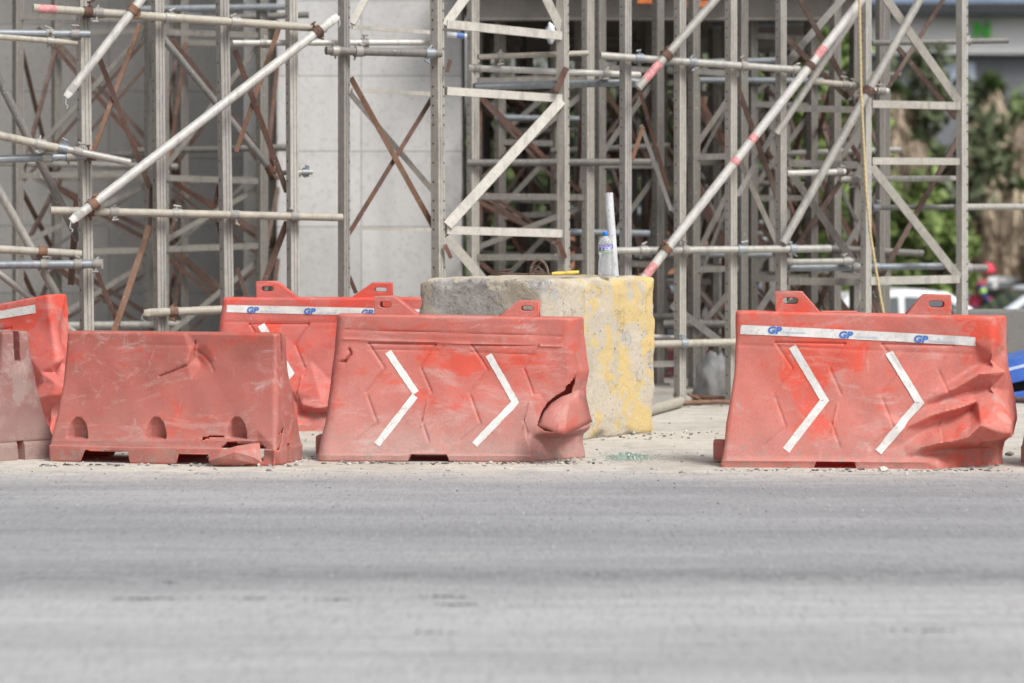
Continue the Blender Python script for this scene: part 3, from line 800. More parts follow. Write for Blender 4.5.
# --- the bright GP barrier on the right
def barrier_right():
    th = R(-5)
    c = G(868, 468.5)
    O = Vector((c.x, c.y, 0)) + Matrix.Rotation(th, 3, 'Z') @ Vector((0, 0.235, 0))
    t = empty('road_barrier', O, 'bright red barrier with GP band, white chevrons and a crumpled right end', 'road barrier', BAR_GROUP)
    def shift(X, Y, Z, Zm, X0):
        env = np.clip((X0 - 0.15) / 0.5, 0, 1) ** 1.4
        g = np.interp(Zm, [0, 0.07, 0.12, 0.16, 0.24, 0.34, 0.45, 0.58, 0.8], [-0.10, -0.095, -0.08, -0.03, -0.005, 0.0, 0.0, 0.0, 0.0])
        X = X + env * g
        X = X + 0.42 * np.clip((X0 - 0.45) / 0.2, 0, 1) * np.clip(Y, -0.12, 0.12) + 0.012 * np.clip(X0 / 0.6, 0, 1)
        # the front lower corner is knocked back
        k = np.clip((X0 - 0.38) / 0.35, 0, 1) * np.clip((0.13 - Zm) / 0.04, 0, 1) * (Y < 0.05)
        Y = Y + 0.22 * k * np.clip((0.05 - Y) / 0.25, 0, 1)
        return X, Y, Z
    b = Barrier('A', O, th, hlt=0.682, hlb=0.760, Hs=lambda X, z: 1 - 0.030 * np.clip((X + 0.6) / 1.2, 0, 1) * np.clip(z / 0.8, 0, 1), shift=shift, seed=1.0)
    W = lambda x, y: b.px(x, y)
    chevron_panels(b, (-0.285, 0.265))
    b.lines.append(([W(738, 345), W(975, 352)], -0.003, 0.006))
    b.lines.append(([W(716, 460), W(945, 461)], 0.006, 0.012))
    b.notches = [(W(814, 468)[0], W(856, 468)[0], 0.035, 0.01)]
    E = lambda se, z, d: ('e', se, z, d)        # a point on the end, past the corner
    chains = [
        [(928, 392, .0), (948, 381, -.016), (966, 371, -.036), (984, 362, -.066), E(.74, .56, -.03)],                       # valley under the top
        [(925, 399, .0), (945, 391, .024), (965, 381, .046), (984, 371, .05), E(.74, .505, .045), E(.84, .47, .012)],       # first ridge
        [(905, 420, -.006), (928, 405, -.016), (952, 396, -.034), (974, 391, -.062), E(.735, .415, -.045)],                 # valley
        [(868, 449, .002), (884, 440, .012), (902, 428, .030), (925, 416, .046), (948, 409, .056), (968, 404, .046), (980, 401, .0)],   # long ridge
        [(880, 452, .0), (903, 444, -.008), (928, 429, -.026), (952, 419, -.042), (975, 410, -.066)],                       # valley
        [(905, 454, .004), (920, 448, .030), (938, 443, .062), (956, 440, .092), (972, 436, .118), (986, 424, .105), E(.755, .235, .055), E(.84, .215, .045), E(.94, .21, .02)],   # lip
        [(912, 457, .0), (928, 454, -.028), (944, 452, -.056), (960, 451, -.07), (976, 450, -.065), E(.79, .128, -.05), E(.88, .122, -.05), E(.95, .13, -.02)],   # under the lip
        [(982, 401, .0), E(.74, .36, .0), E(.82, .34, .02)],
        [E(.755, .235, .055), E(.79, .165, .06), E(.87, .15, .06), E(.95, .16, .03)],
    ]
    for ch in chains:
        prev = None
        for q in ch:
            if q[0] == 'e': e_ = (q[1], q[2], q[3])
            else: e_ = (*W(q[0], q[1]), q[2])
            hit = [k for k, o_ in enumerate(b.dents) if abs(o_[0] - e_[0]) + abs(o_[1] - e_[1]) < 1e-4]
            if hit: k = hit[0]
            else: b.dents.append(e_); k = len(b.dents) - 1
            if prev is not None and prev != k: b.folds.append((prev, k))
            prev = k
    for (x, y, d) in ((935, 464, .012), (948, 467, .01), (965, 466, -.015), (900, 463, .006), (870, 462, 0), (850, 432, 0), (880, 412, .0), (905, 390, 0), (930, 368, .0), (955, 350, -.004), (975, 338, 0), (840, 455, .0), (820, 420, 0), (800, 455, 0), (985, 343, 0), (960, 360, -.006)):
        b.dents.append((*W(x, y), d))
    for (s_, z, d) in ((.74, .66, 0), (.86, .62, 0), (.92, .5, 0), (.97, .25, .0), (.85, .05, -.01), (1.0, .1, 0), (.80, .40, 0), (.90, .40, .0)):
        b.dents.append((s_, z, d))
    b.build_arrays()
    b.body(M['red_a'], t)
    b.handle(W(776, 312)[0], False, M['red_a'], t); b.handle(W(951, 316)[0], True, M['red_a'], t)
    lug_box(b, M['red_a'], t)
    band = b.strip([W(738, 329.5), W(820, 332), W(900, 335), W(978, 338.5)], 0.048, M['tape'], t, 'reflective_band')
    for x, y in ((767.5, 333.4), (838.5, 337.0), (912.5, 340.2)):
        q = W(x, y); b.logo(q[0], q[1] + 0.004, 0.034, 0.035, band)
    b.strip([W(792.5, 346), W(824.5, 400), W(786, 450.5)], 0.040, M['tape'], t, jitter=0.1)
    b.strip([W(888.5, 351), W(918.5, 402), W(878, 452)], 0.039, M['tape'], t, jitter=0.16, off=0.004)
    mb = MB()            # filler recess rim on top
    tz = b.surf(0, b.H)[0].z
    mb.box(b.world((-0.145, 0.0, tz + 0.004)), (0.19, 0.10, 0.014), b.Rm)
    mb.build('filler_rim', M['red_a'], t, bevel=0.004)
    return b, t

# --- the middle chevron barrier without band
def barrier_middle():
    th = R(-3)
    c = G(455.5, 462)
    O = Vector((c.x, c.y, 0)) + Matrix.Rotation(th, 3, 'Z') @ Vector((0, 0.235, 0))
    t = empty('road_barrier', O, 'dusty red barrier with two worn chevrons and torn right corner before the concrete block', 'road barrier', BAR_GROUP)
    def shift(X, Y, Z, Zm, X0):
        env = np.clip((X0 - 0.30) / 0.36, 0, 1) ** 1.3
        g = np.interp(Zm, [0, 0.08, 0.13, 0.17, 0.24, 0.32, 0.40, 0.5, 0.8], [-0.11, -0.11, -0.10, -0.055, -0.055, -0.045, -0.03, 0.0, 0.0])
        X = X + env * g
        X = X + 0.32 * np.clip((X0 - 0.45) / 0.2, 0, 1) * np.clip(Y, -0.12, 0.12)
        k = np.clip((X0 - 0.42) / 0.3, 0, 1) * np.clip((0.155 - Zm) / 0.03, 0, 1)
        Y = Y + 0.20 * k * np.clip((0.05 - Y) / 0.25, 0, 1)
        return X, Y, Z
    b = Barrier('A', O, th, hlt=0.650, hlb=0.735, Hs=lambda X, z: 0.965 - 0.022 * np.clip((X + 0.6) / 1.2, 0, 1), shift=shift, seed=4.0)
    b.r = 0.05
    W = lambda x, y: b.px(x, y)
    chevron_panels(b, (-0.285, 0.265), amp=-0.007)
    b.lines.append(([W(340, 325), W(566, 329)], -0.005, 0.005))
    b.lines.append(([W(340, 335), W(566, 340)], 0.006, 0.006))
    b.lines.append(([W(368, 345), W(438, 346)], -0.004, 0.006)); b.lines.append(([W(470, 347), W(536, 349)], -0.004, 0.006))
    b.lines.append(([W(345, 358), W(351, 350), W(349, 345)], -0.02, 0.006)); b.lines.append(([W(337, 358), W(345, 358)], -0.02, 0.006))
    b.notches = [(W(408, 462)[0], W(449, 462)[0], 0.045, 0.012)]
    E = lambda se, z, d: ('e', se, z, d)
    chains = [
        [(530, 438, .018), (540, 436, -.012), (552, 437, -.05), (564, 439, -.065), (573, 438, -.06), E(.74, .13, -.04), E(.9, .12, -.02)],  # crushed foot under the tear
        [(526, 430, .004), (530, 438, .018), (534, 448, .02), (537, 458, .006)],
        [(539, 424, .006), (545, 410, -.004), (552, 399, -.014), (563, 392, -.02), (575, 384, -.022), E(.70, .46, -.02), E(.82, .46, 0)],    # lip above the tear
    ]
    for ch in chains:
        prev = None
        for q in ch:
            if q[0] == 'e': e_ = (q[1], q[2], q[3])
            else: e_ = (*W(q[0], q[1]), q[2])
            hit = [k for k, o_ in enumerate(b.dents) if abs(o_[0] - e_[0]) + abs(o_[1] - e_[1]) < 1e-4]
            if hit: k = hit[0]
            else: b.dents.append(e_); k = len(b.dents) - 1
            if prev is not None and prev != k: b.folds.append((prev, k))
            prev = k
    for (x, y, d) in ((520, 370, 0), (545, 370, -.003), (562, 362, -.006), (500, 400, 0), (525, 408, 0), (515, 440, 0), (535, 385, -.003), (550, 452, -.02), (565, 455, -.03), (515, 458, 0), (480, 450, 0), (500, 462, 0)):
        b.dents.append((*W(x, y), d))
    for (s_, z, d) in ((.72, .6, -.006), (.80, .55, 0), (.95, .3, 0), (.75, .04, -.02), (.95, .06, 0), (.95, .5, 0)):
        b.dents.append((s_, z, d))
    b.tears = [[W(540, 424), W(545, 410), W(553, 399), W(564, 392), (.66, .41), (.70, .455), (.725, .49), (.75, .42), (.77, .30), (.76, .20), (.69, .17), W(564, 433), W(550, 430)]]
    b.build_arrays()
    b.body(M['red_b'], t)
    # the peeled sheet: torn free along its upper edge, hanging out over the foot
    up = [(539, 425, 15.90), (545, 412, 15.92), (552, 403.5, 15.935), (561, 397.5, 15.95), (570, 394, 15.965), (578, 390, 15.99), (584, 392, 16.10)]
    lo = [(539.5, 426, 15.90), (546, 428.5, 15.88), (552, 431, 15.865), (558, 433.5, 15.85), (564, 434, 15.86), (577, 429, 15.96), (591, 422, 16.10)]
    mb = MB(); nr = 7; vs = []
    for r_ in range(nr):
        k = r_ / (nr - 1)
        for (u, l) in zip(up, lo):
            bulge = -0.012 * math.sin(math.pi * k) + 0.006 * mnoise.noise((u[0] * .2, k * 3, 1))
            vs.append(P(u[0] + (l[0] - u[0]) * k, u[1] + (l[1] - u[1]) * k, u[2] + (l[2] - u[2]) * k + bulge))
    n_ = len(up); mb.add(vs, [(r_ * n_ + q, r_ * n_ + q + 1, (r_ + 1) * n_ + q + 1, (r_ + 1) * n_ + q) for r_ in range(nr - 1) for q in range(n_ - 1)], True)
    fl = mb.build('torn_flap', M['red_flap'], t); fl.data.set_sharp_from_angle(angle=R(28))
    sd_ = fl.modifiers.new('wall', 'SOLIDIFY'); sd_.thickness = 0.006
    b.handle(W(374.5, 314)[0], False, M['red_b'], t, h=0.095, w_top=0.10, w_bot=0.225); b.handle(W(538, 316)[0], True, M['red_b'], t, h=0.082, w_top=0.105, w_bot=0.205)
    lug_box(b, M['red_b'], t)
    b.strip([W(388, 347.5), W(416.5, 391), W(377, 444)], 0.037, M['tape'], t, jitter=0.25, gaps=((0.43, 0.455),))
    b.strip([W(488.5, 349.5), W(515.5, 399), W(474.5, 444)], 0.037, M['tape'], t, jitter=0.28)
    return b, t

# --- old barrier without tape, front left
def barrier_old():
    th = R(-15)
    c = G(160, 464)
    O = Vector((c.x, c.y, 0)) + Matrix.Rotation(th, 3, 'Z') @ Vector((0, 0.235, 0))
    t = empty('road_barrier', O, 'old faded red barrier without tape, cracked front and a broken flap at its lower right', 'road barrier', BAR_GROUP)
    b = Barrier('B', O, th, seed=2.0)
    W = lambda x, y: b.px(x, y)
    b.r = 0.018
    b.lines.append(([W(48, 441), W(262, 441)], 0.004, 0.006)); b.lines.append(([W(46, 447), W(262, 446)], -0.003, 0.004))
    b.lines.append(([W(140, 345), W(192, 345)], -0.003, 0.006))
    b.lines.append(([W(160, 376.5), W(172, 372), W(180, 368.5), W(188, 365), W(191, 360), W(193, 350), W(194, 342)], -0.013, 0.0055))
    b.lines.append(([W(194, 350), W(203, 356), W(209, 363), W(213, 371)], -0.006, 0.006))
    for cx in (75, 153.5, 234): b.scoops.append((W(cx, 436)[0], W(cx, 439)[1], 0.060, 0.115, 0.075))
    b.notches = [(W(80, 460)[0], W(130, 460)[0], 0.066, 0.030), (W(176, 460)[0], W(243, 460)[0], 0.060, 0.010)]
    D = [(150, 352, 0), (165, 365, .004), (180, 360, .012), (190, 352, .012), (188, 362, .014), (195, 358, -.03), (200, 366, -.026), (197, 346, -.012), (208, 372, -.004), (215, 362, 0), (206, 345, 0), (190, 380, -.004), (170, 385, 0), (120, 380, 0), (240, 380, .004), (235, 410, 0), (190, 410, -.006), (150, 410, 0), (90, 400, 0), (70, 360, .0), (230, 340, 0), (100, 340, 0),
         (240, 440, -.004), (222, 446, -.008), (200, 440, 0), (250, 446, -.01), (258, 430, .01), (256, 452, -.03), (225, 458, -.03)]
    b.dents = [(*W(x, y), d) for (x, y, d) in D]
    b.tears = [[W(198, 444), W(202, 437), W(210, 435), W(224, 436), W(224, 438), W(211, 438), W(203, 441)],
               [W(219, 448), W(227, 441), W(241, 443), W(257, 443.5), (W(265, 447)[0], W(265, 447)[1]), W(262, 462), W(222, 462), W(224, 451)],
               [(.655, .16), (.70, .175), (.735, .20), (.755, .19), (.745, .12), (.72, .08), (.66, .06), (.655, .09), (.70, .10), (.725, .13), (.72, .165), (.69, .155)]]
    b.build_arrays()
    b.body(M['red_c'], t)
    # the broken piece, hanging down and out
    def wp(px, py, out):
        x, z = W(px, py); p = b.world((x, -float(b.hd(np.array(max(z, 0.0)))) - out, z)); p.z = max(p.z, 0.008); return p
    rows = [[(214, 455, .05), (226, 450.5, .065), (240, 446.5, .05), (252, 444.5, .02), (259, 444, -.005)],
            [(215.5, 459.5, .09), (228, 456, .12), (242, 451, .11), (254, 449, .06), (260.5, 450, .01)],
            [(217, 463.5, .075), (229, 461, .10), (243, 458, .09), (256, 456, .05), (262, 457, .02)],
            [(219, 466, .055), (231, 464.5, .065), (244, 463, .055), (257, 462.5, .035), (263.5, 462, .025)]]
    mb = MB(); vs = [wp(*q) for r_ in rows for q in r_]
    mb.add(vs, [(i * 5 + k, i * 5 + k + 1, (i + 1) * 5 + k + 1, (i + 1) * 5 + k) for i in range(3) for k in range(4)], False)
    fl = mb.build('torn_flap', M['red_flap'], t)
    s = fl.modifiers.new('wall', 'SOLIDIFY'); s.thickness = 0.007
    return b, t

# --- GP barrier standing behind
def barrier_behind():
    th = R(0.5)
    O = Vector(((328.5 - 512) * 18.62 / F, 18.62, 0))
    t = empty('road_barrier', O, 'red GP barrier standing further back, half hidden by two dusty ones', 'road barrier', BAR_GROUP)
    b = Barrier('A', O, th, hlt=0.640, Hs=lambda X, z: 1.0 + 0 * X, seed=3.0)
    W = lambda x, y: b.px(x, y)
    chevron_panels(b, (-0.285, 0.265), amp=-0.009)
    b.lines.append(([W(225, 322), W(420, 323)], -0.004, 0.006))
    D = [(300, 400, .0), (320, 398, .03), (335, 400, .0), (303, 405, .03), (318, 408, .06), (335, 406, .05), (300, 412, -.06), (318, 414, -.04), (335, 412, -.05), (295, 425, 0), (330, 425, 0), (290, 390, 0), (250, 380, 0), (270, 350, 0.004), (310, 360, -.012), (325, 345, 0), (330, 380, -.02), (280, 330, -.004)]
    b.dents = [(*W(x, y), d) for (x, y, d) in D]
    b.build_arrays(); b.body(M['red_d'], t)
    b.handle(W(256.5, 297)[0], False, M['red_d'], t, h=0.095, w_top=.12, w_bot=.24); b.handle(W(391.5, 297)[0], True, M['red_d'], t, h=0.085, w_top=.12, w_bot=.24)
    lug_box(b, M['red_d'], t)
    band = b.strip([W(224, 308.5), W(290, 310), W(360, 311.5), W(422, 313)], 0.045, M['tape'], t, 'reflective_band')
    for x, y in ((246.5, 313.2), (303.5, 314.4), (361, 315.8)):
        q = W(x, y); b.logo(q[0], q[1] + 0.004, 0.034, 0.018, band)
    b.strip([W(261, 325), W(290, 373), W(256, 415)], 0.045, M['tape'], t, jitter=0.1)
    b.strip([W(352, 326), W(381, 374), W(347, 416)], 0.045, M['tape'], t, jitter=0.1)

# --- crushed barrier at the left edge, end on
def barrier_left_back():
    th = R(-24)
    Rm = Matrix.Rotation(th, 3, 'Z')
    right_corner = Vector(((43 - 512) * 17.95 / F, 17.95, 0))
    O = right_corner - Rm @ Vector((0.66, -0.235, 0))
    t = empty('road_barrier', O, 'crushed red barrier at the left edge, its right end caved in', 'road barrier', BAR_GROUP)
    def shift(X, Y, Z, Zm, X0):
        env = np.clip((X0 - 0.1) / 0.5, 0, 1)
        g = np.interp(Zm, [0, 0.1, 0.2, 0.3, 0.36, 0.45, 0.6, 0.8], [-0.02, 0.0, 0.0, 0.05, 0.0, 0.0, -0.03, -0.05])
        return X + env * g, Y, Z
    b = Barrier('A', O, th, Hs=lambda X, z: 1.04 - 0.26 * np.clip((0.62 - X) / 1.2, 0, 1) * np.clip(z / 0.5, 0, 1), shift=shift, seed=7.0)
    for (s, z, d) in ((0.3, .4, -.02), (.45, .5, .01), (.5, .3, -.05), (.6, .36, .03), (.55, .2, .04), (.4, .1, 0), (.63, .1, -.06), (.60, .6, .0), (.3, .7, 0),
                      (.72, .6, .01), (.80, .55, -.02), (.74, .44, .03), (.84, .40, -.06), (.76, .34, -.08), (.92, .36, .03), (.78, .25, .07), (.9, .22, .06), (.74, .16, -.05), (.86, .12, .05), (.95, .1, .0), (1.05, .4, 0), (.82, .04, -.03)):
        b.dents.append((s, z, d))
    chevron_panels(b, (-0.285, 0.2), amp=-0.007)
    b.build_arrays(); b.body(M['red_d'], t)
    b.handle(-0.50, False, M['red_d'], t)
    b.strip([(-0.60, .735), (-0.2, .735), (0.3, .735), (.565, .735)], 0.05, M['tape'], t, 'reflective_band')
    b.strip([(-0.33, .64), (-.18, .38), (-.38, .12)], 0.045, M['tape'], t)

def barrier_plain_copy(px_end, py_end, th, label, mat, right=True):
    """tape-less type standing at the picture's edge; the end that is in view touches the ground at the given pixel"""
    Rm = Matrix.Rotation(th, 3, 'Z'); g = G(px_end, py_end)
    O = g - Rm @ Vector(((0.64 if right else -0.64), -0.235, 0))
    t = empty('road_barrier', O, label, 'road barrier', BAR_GROUP)
    b = Barrier('B', O, th, seed=5.5 if right else 9.0); b.r = 0.018
    b.lines.append(([(-.62, .095), (.62, .095)], 0.004, 0.006)); b.lines.append(([(.64, .095), (1.1, .095)], -0.006, 0.006))
    for cx in (-.42, 0, .42): b.scoops.append((cx, .1, .052, .105, .11))
    b.notches = [(-.44, -.15, .066, .03), (.12, .45, .06, .02)]
    if right: b.dents = [(.2, .4, 0), (.5, .3, -.02), (.6, .5, 0), (.75, .5, .006), (.85, .4, -.01), (.8, .3, .008), (.95, .25, -.006), (.78, .12, .0), (.9, .08, -.006), (.7, .2, .01), (1.0, .5, 0)]
    b.build_arrays(); b.body(mat, t)
barrier_right(); barrier_middle(); barrier_old(); barrier_behind(); barrier_left_back()
barrier_plain_copy(-16, 462.5, R(-47), 'greyed old barrier seen end on at the left edge, slot in its end', M['red_e'])
barrier_plain_copy(1038, 469, R(2), 'barrier of which only a sliver shows at the right edge', M['red_b'], right=False)

# ---------------------------------------------------------------- concrete block and what lies on it
def concrete_block():
    Zc = 17.27
    c = Vector(((542 - 512) * Zc / F, Zc, 0))
    r_end = Vector(((656 - 512) * 18.35 / F, 18.35, 0)); l_end = Vector(((425 - 512) * 17.80 / F, 17.80, 0))
    ux = (r_end - c); Lx = ux.length; ux.normalize(); uy = Vector((-ux.y, ux.x, 0)); Ly = (l_end - c).length
    H = 0.95
    bm = bmesh.new(); bmesh.ops.create_cube(bm, size=1.0)
    bmesh.ops.scale(bm, vec=(Lx, Ly, H), verts=bm.verts)
    bmesh.ops.translate(bm, vec=(Lx / 2, Ly / 2, H / 2), verts=bm.verts)
    bmesh.ops.bevel(bm, geom=bm.edges[:], offset=0.024, segments=3, profile=0.5, affect='EDGES')
    bmesh.ops.subdivide_edges(bm, edges=[e for e in bm.edges if e.calc_length() > 0.2], cuts=48, use_grid_fill=True)
    for v in bm.verts:
        p = v.co.copy(); n = mnoise.noise(p * 3.0) * 0.006 + mnoise.noise(p * 9.0) * 0.005 + mnoise.noise(p * 30) * 0.004
        ex = min(p.x, Lx - p.x); ey = min(p.y, Ly - p.y); ez = min(p.z, H - p.z)
        e = sorted((ex, ey, ez))[1]
        k = max(0.0, 1 - e / 0.06)
        cen = Vector((Lx / 2, Ly / 2, H / 2)); d = (p - cen).normalized()
        chip = max(0.0, mnoise.noise(p * 5.5 + Vector((3, 1, 2))) + 0.10) * 0.05 + max(0, mnoise.noise(p * 17)) * 0.03
        v.co += v.normal * n - d * (k * chip)
        if p.z < 0.002: v.co.z = p.z
        if p.z > H - 0.04 and p.x < 0.5:   # worn, sagging front top
            v.co.z -= 0.004 * (1 + mnoise.noise(p * 4))
    me = bpy.data.meshes.new('concrete_block'); bm.to_mesh(me); bm.free()
    me.materials.append(M['block'])
    me.polygons.foreach_set('use_smooth', [True] * len(me.polygons)); me.set_sharp_from_angle(angle=R(45))
    o = bpy.data.objects.new('concrete_block', me); COL.objects.link(o)
    o.location = c + Vector((0, 0, -0.008)); o.rotation_euler = (0, 0, math.atan2(ux.y, ux.x))
    tag(o, 'big weathered concrete block with flaking yellow paint behind the middle barrier', 'concrete block')
    return c, ux, uy, H
BC, BUX, BUY, BH = concrete_block()

def on_block(px, Z): return Vector(((px - 512) * Z / F, Z, BH - 0.002))

def lathe(mb, c, prof, n=20):
    c = Vector(c); vs = []; fs = []
    for (r, z) in prof:
        for k in range(n):
            a = 2 * math.pi * k / n; vs.append(c + Vector((r * math.cos(a), r * math.sin(a), z)))
    for i in range(len(prof) - 1):
        for k in range(n): fs.append((i * n + k, i * n + (k + 1) % n, (i + 1) * n + (k + 1) % n, (i + 1) * n + k))
    mb.add(vs, fs, True); return mb

def bottle():
    base = on_block(605.5, 17.9)
    t = empty('water_bottle', base, 'clear plastic water bottle with blue cap and purple label on the concrete block', 'bottle')
    g = NT('clear_plastic'); g.p.inputs['Transmission Weight'].default_value = 0.75; g.p.inputs['IOR'].default_value = 1.2
    gm = g.done((0.82, 0.86, 0.89), 0.12, 0, 0.5)
    s = 1.0
    prof = [(0.001, 0.006), (0.030, 0.0), (0.041, 0.008), (0.043, 0.03), (0.042, 0.055), (0.0405, 0.062), (0.042, 0.070), (0.041, 0.088), (0.037, 0.105), (0.037, 0.118), (0.041, 0.132), (0.0435, 0.140), (0.0435, 0.187), (0.042, 0.194), (0.036, 0.212), (0.024, 0.228), (0.015, 0.236), (0.0135, 0.243)]
    mb = MB(); lathe(mb, base, prof); mb.build('bottle_body', gm, t)
    mb = MB(); lathe(mb, base, [(0.0442, 0.141), (0.0446, 0.150)]); mb.mat(1); lathe(mb, base, [(0.0446, 0.150), (0.0446, 0.186)])
    lt = NT('bottle_label'); sx = lt.sep(lt.co((1, 1, 1), src='Object'))
    n = lt.noise(30, 2, 0.5, lt.co((1, 1, 3)))
    lm = lt.done(lt.ramp(n, [(0.42, (0.10, 0.06, 0.30)), (0.5, (0.62, 0.64, 0.74)), (0.58, (0.12, 0.10, 0.36))]), 0.4)
    mb.build('label', [simple('label_green', (0.25, 0.42, 0.2), 0.4), lm], t, fix=False)
    mb = MB(); lathe(mb, base, [(0.0001, 0.262), (0.014, 0.262), (0.0165, 0.259), (0.0168, 0.238), (0.0145, 0.236)]); mb.build('cap', simple('blue_cap', (0.02, 0.18, 0.62), 0.35, var=0.1), t)
bottle()

def pvc():
    b0 = on_block(612, 18.05); top = P(608.5, 193, 18.1)
    b0 = Vector((P(614.5, 274, 18.05).x, 18.05, BH - 0.01))
    t = MB(); t.tube(b0, top, 0.0265, 0.0265, 20, caps=False); t.tube(top, b0, 0.0235, 0.0235, 20, caps=False)
    m = NT('grey_pipe'); n = m.noise(20, 4, 0.6, m.co((1, 1, 0.25)))
    col = m.ramp(n, [(0.35, (0.40, 0.41, 0.42)), (0.65, (0.56, 0.57, 0.58))])
    n2 = m.noise(70, 2, 0.5, m.co((1, 1, 0.6)))
    col = m.mix(m.ramp(n2, [(0.64, 0.0), (0.68, 0.7)]), col, (0.16, 0.16, 0.17))
    tag(t.build('plastic_pipe', m.done(col, 0.5), fix=False), 'short grey plastic pipe standing upright behind the water bottle', 'pipe')
pvc()

def hook_tool():
    Z = 17.75
    o = on_block(540, Z)
    t = empty('hooked_bar', o, 'rusty steel bar tool with a bent hoop and yellow grip lying on the block', 'tool')
    def q(px, py): v = P(px, py, Z); return v
    zb = BH + 0.004
    def f(px, dz, dy=0): return Vector(((px - 512) * Z / F, Z + dy, zb + dz))
    mb = MB(); mb.path([f(511, .035), f(504, .030), f(498.5, .022), f(500, .014), f(512, .010), f(530, .008), f(555, .008)], 0.006)
    mb.build('bar', M['rust'], t)
    mb = MB(); pts = []
    for k in range(13):
        a = math.pi * (1 - k / 12); pts.append(f(538.5 + 8.5 * math.cos(a) + 1.2 * k / 12, 0.004 + 0.088 * math.sin(a) * (1.0 if k < 7 else 0.95)))
    mb.path(pts, 0.0085); mb.build('hoop', M['rust_dark'], t)
    mb = MB()
    for k in range(22):
        px = 532 + 14 * random.random(); mb.path([f(px - 3, .006 + .08 * random.random() * max(0, 1 - abs(px - 538) / 9)), f(px + 3, .006 + .08 * random.random() * max(0, 1 - abs(px - 538) / 9))], 0.0025, 5)
    mb.build('wire_tangle', M['rust_dark'], t)
    mb = MB(); mb.path([f(552, .010), f(558, .012), f(565, .013), f(572, .016), f(579, .020)], [.010, .012, .011, .013, .009])
    mb.build('grip', simple('yellow_rubber', (0.62, 0.45, 0.10), 0.6, scale=30), t)
hook_tool()

# ---------------------------------------------------------------- scaffold
def Zrow(px): return 18.95 + (px - 84) * 0.00290
TOP = 4.1

def post_mesh(mb, x, y, z0, z1, w, rot, holes='L', pitch=0.125, groove=True, lean=0.0):
    """extruded aluminium leg: square tube with a grooved face and a row of holes"""
    c, s = math.cos(rot), math.sin(rot)
    h = w / 2; g = w * 0.13
    # start with camera-facing right-hand face (local -y), then left-hand face (local -x)
    prof = [(-h, -h)]
    if groove: prof += [(-h * .45, -h), (-h * .40, -h + g * .6), (-h * .20, -h + g * .6), (-h * .15, -h), (h * .25, -h), (h * .30, -h + g * .6), (h * .5, -h + g * .6), (h * .55, -h)]
    prof += [(h, -h), (h, h), (-h, h)]
    n = len(prof)
    def W(px, py, z): return Vector((x + c * px - s * py + lean * (z - z0), y + s * px + c * py, z))
    vs = [W(px, py, z) for z in (z0, z1) for (px, py) in prof]
    mb.mat(0)
    mb.add(vs, [tuple(range(n - 1, -1, -1)), tuple(range(n, 2 * n))] + [(k, (k + 1) % n, n + (k + 1) % n, n + k) for k in range(n)], False)
    mb.mat(1); z = z0 + 0.09; rad = w * 0.105
    faces = {'L': [(-h - 0.0015, None)], 'R': [(None, -h - 0.0015)], 'LR': [(-h - 0.0015, None), (None, -h - 0.0015)]}[holes] if holes else []
    while z < z1 - 0.03:
        for fx, fy in faces:
            o = []
            for k in range(8):
                a = 2 * math.pi * k / 8; da, dz = rad * math.cos(a), rad * math.sin(a)
                o.append(W(fx, h * 0.30 + da, z + dz) if fx is not None else W(h * 0.74 + da, fy, z + dz))
            mb.add(o, [tuple(range(8))], False)
        z += pitch if (int(z * 10) % 7) < 4 else pitch * 0.5
    mb.mat(0)

def post(parent, px, py, wpx, Z=None, mat='alu', rot=R(33), holes='L', z0=0.0, z1=TOP, lean=0.0):
    Z = Z or Zrow(px); x = (px - 512) * Z / F
    w = 0.90 * wpx * Z / F / (abs(math.cos(rot)) + abs(math.sin(rot)))
    mb = MB(); post_mesh(mb, x, Z, z0, z1, w, rot, holes, lean=lean)
    mb.box((x + 0, Z, z0 + 0.006), (w * 2.2, w * 2.2, 0.012))
    if mat == 'alu': mat = ('alu', 'alu_b', 'alu_c', 'alu')[int(px) % 4]
    return mb.build('post', [M[mat], M['hole']], parent)

CR = random.Random(21)
def coupler(parent, p, r, axis, rusty=False):
    """swivel clamp: two collars, hinge block, a T bolt"""
    d = Vector(axis).normalized(); p = Vector(p)
    mb = MB(); r0 = r; r = r * CR.uniform(1.18, 1.32); hw = CR.uniform(.020, .030)
    mb.tube(p - d * hw, p + d * hw, r, r, 12)
    up = Vector((0, 0, 1)) if abs(d.z) < 0.8 else Vector((1, 0, 0))
    sgn = CR.choice([1, 1, -1])
    mb.tube(p + Vector((0, 0.055, 0)) - up * 0.030, p + Vector((0, 0.055, 0)) + up * 0.030, r * 1.1, r * 1.1, 10)
    up = (up * sgn + d * CR.uniform(-.5, .5) + Vector((0, -CR.uniform(0, .5), 0))).normalized(); ln = CR.uniform(.012, .034)
    mb.tube(p + up * r * 0.7, p + up * (r + ln), 0.0065, 0.0065, 8)
    td = (d + up * CR.uniform(-.6, .6)).normalized(); w0, w1 = CR.uniform(.008, .026), CR.uniform(.012, .034)
    mb.tube(p + up * (r + ln) - td * w0, p + up * (r + ln) + td * w1, 0.0075, 0.0065, 8)
    mb.tube(p - up * r * 0.8 - d * 0.012, p - up * (r + CR.uniform(.012, .03)) - d * CR.uniform(-.02, .02), 0.0085, 0.006, 8)
    mb.box(p + Vector((0, 0.02, 0)) + up * r * .8, (0.04, 0.05, 0.018), Matrix.Rotation(CR.uniform(-.5, .5), 3, 'Y'))
    return mb.build('coupler', M[CR.choice(['rust_orange', 'rust'])] if rusty else M[CR.choice(['galv', 'alu_grey', 'galv_blue', 'alu_grey'])], parent)

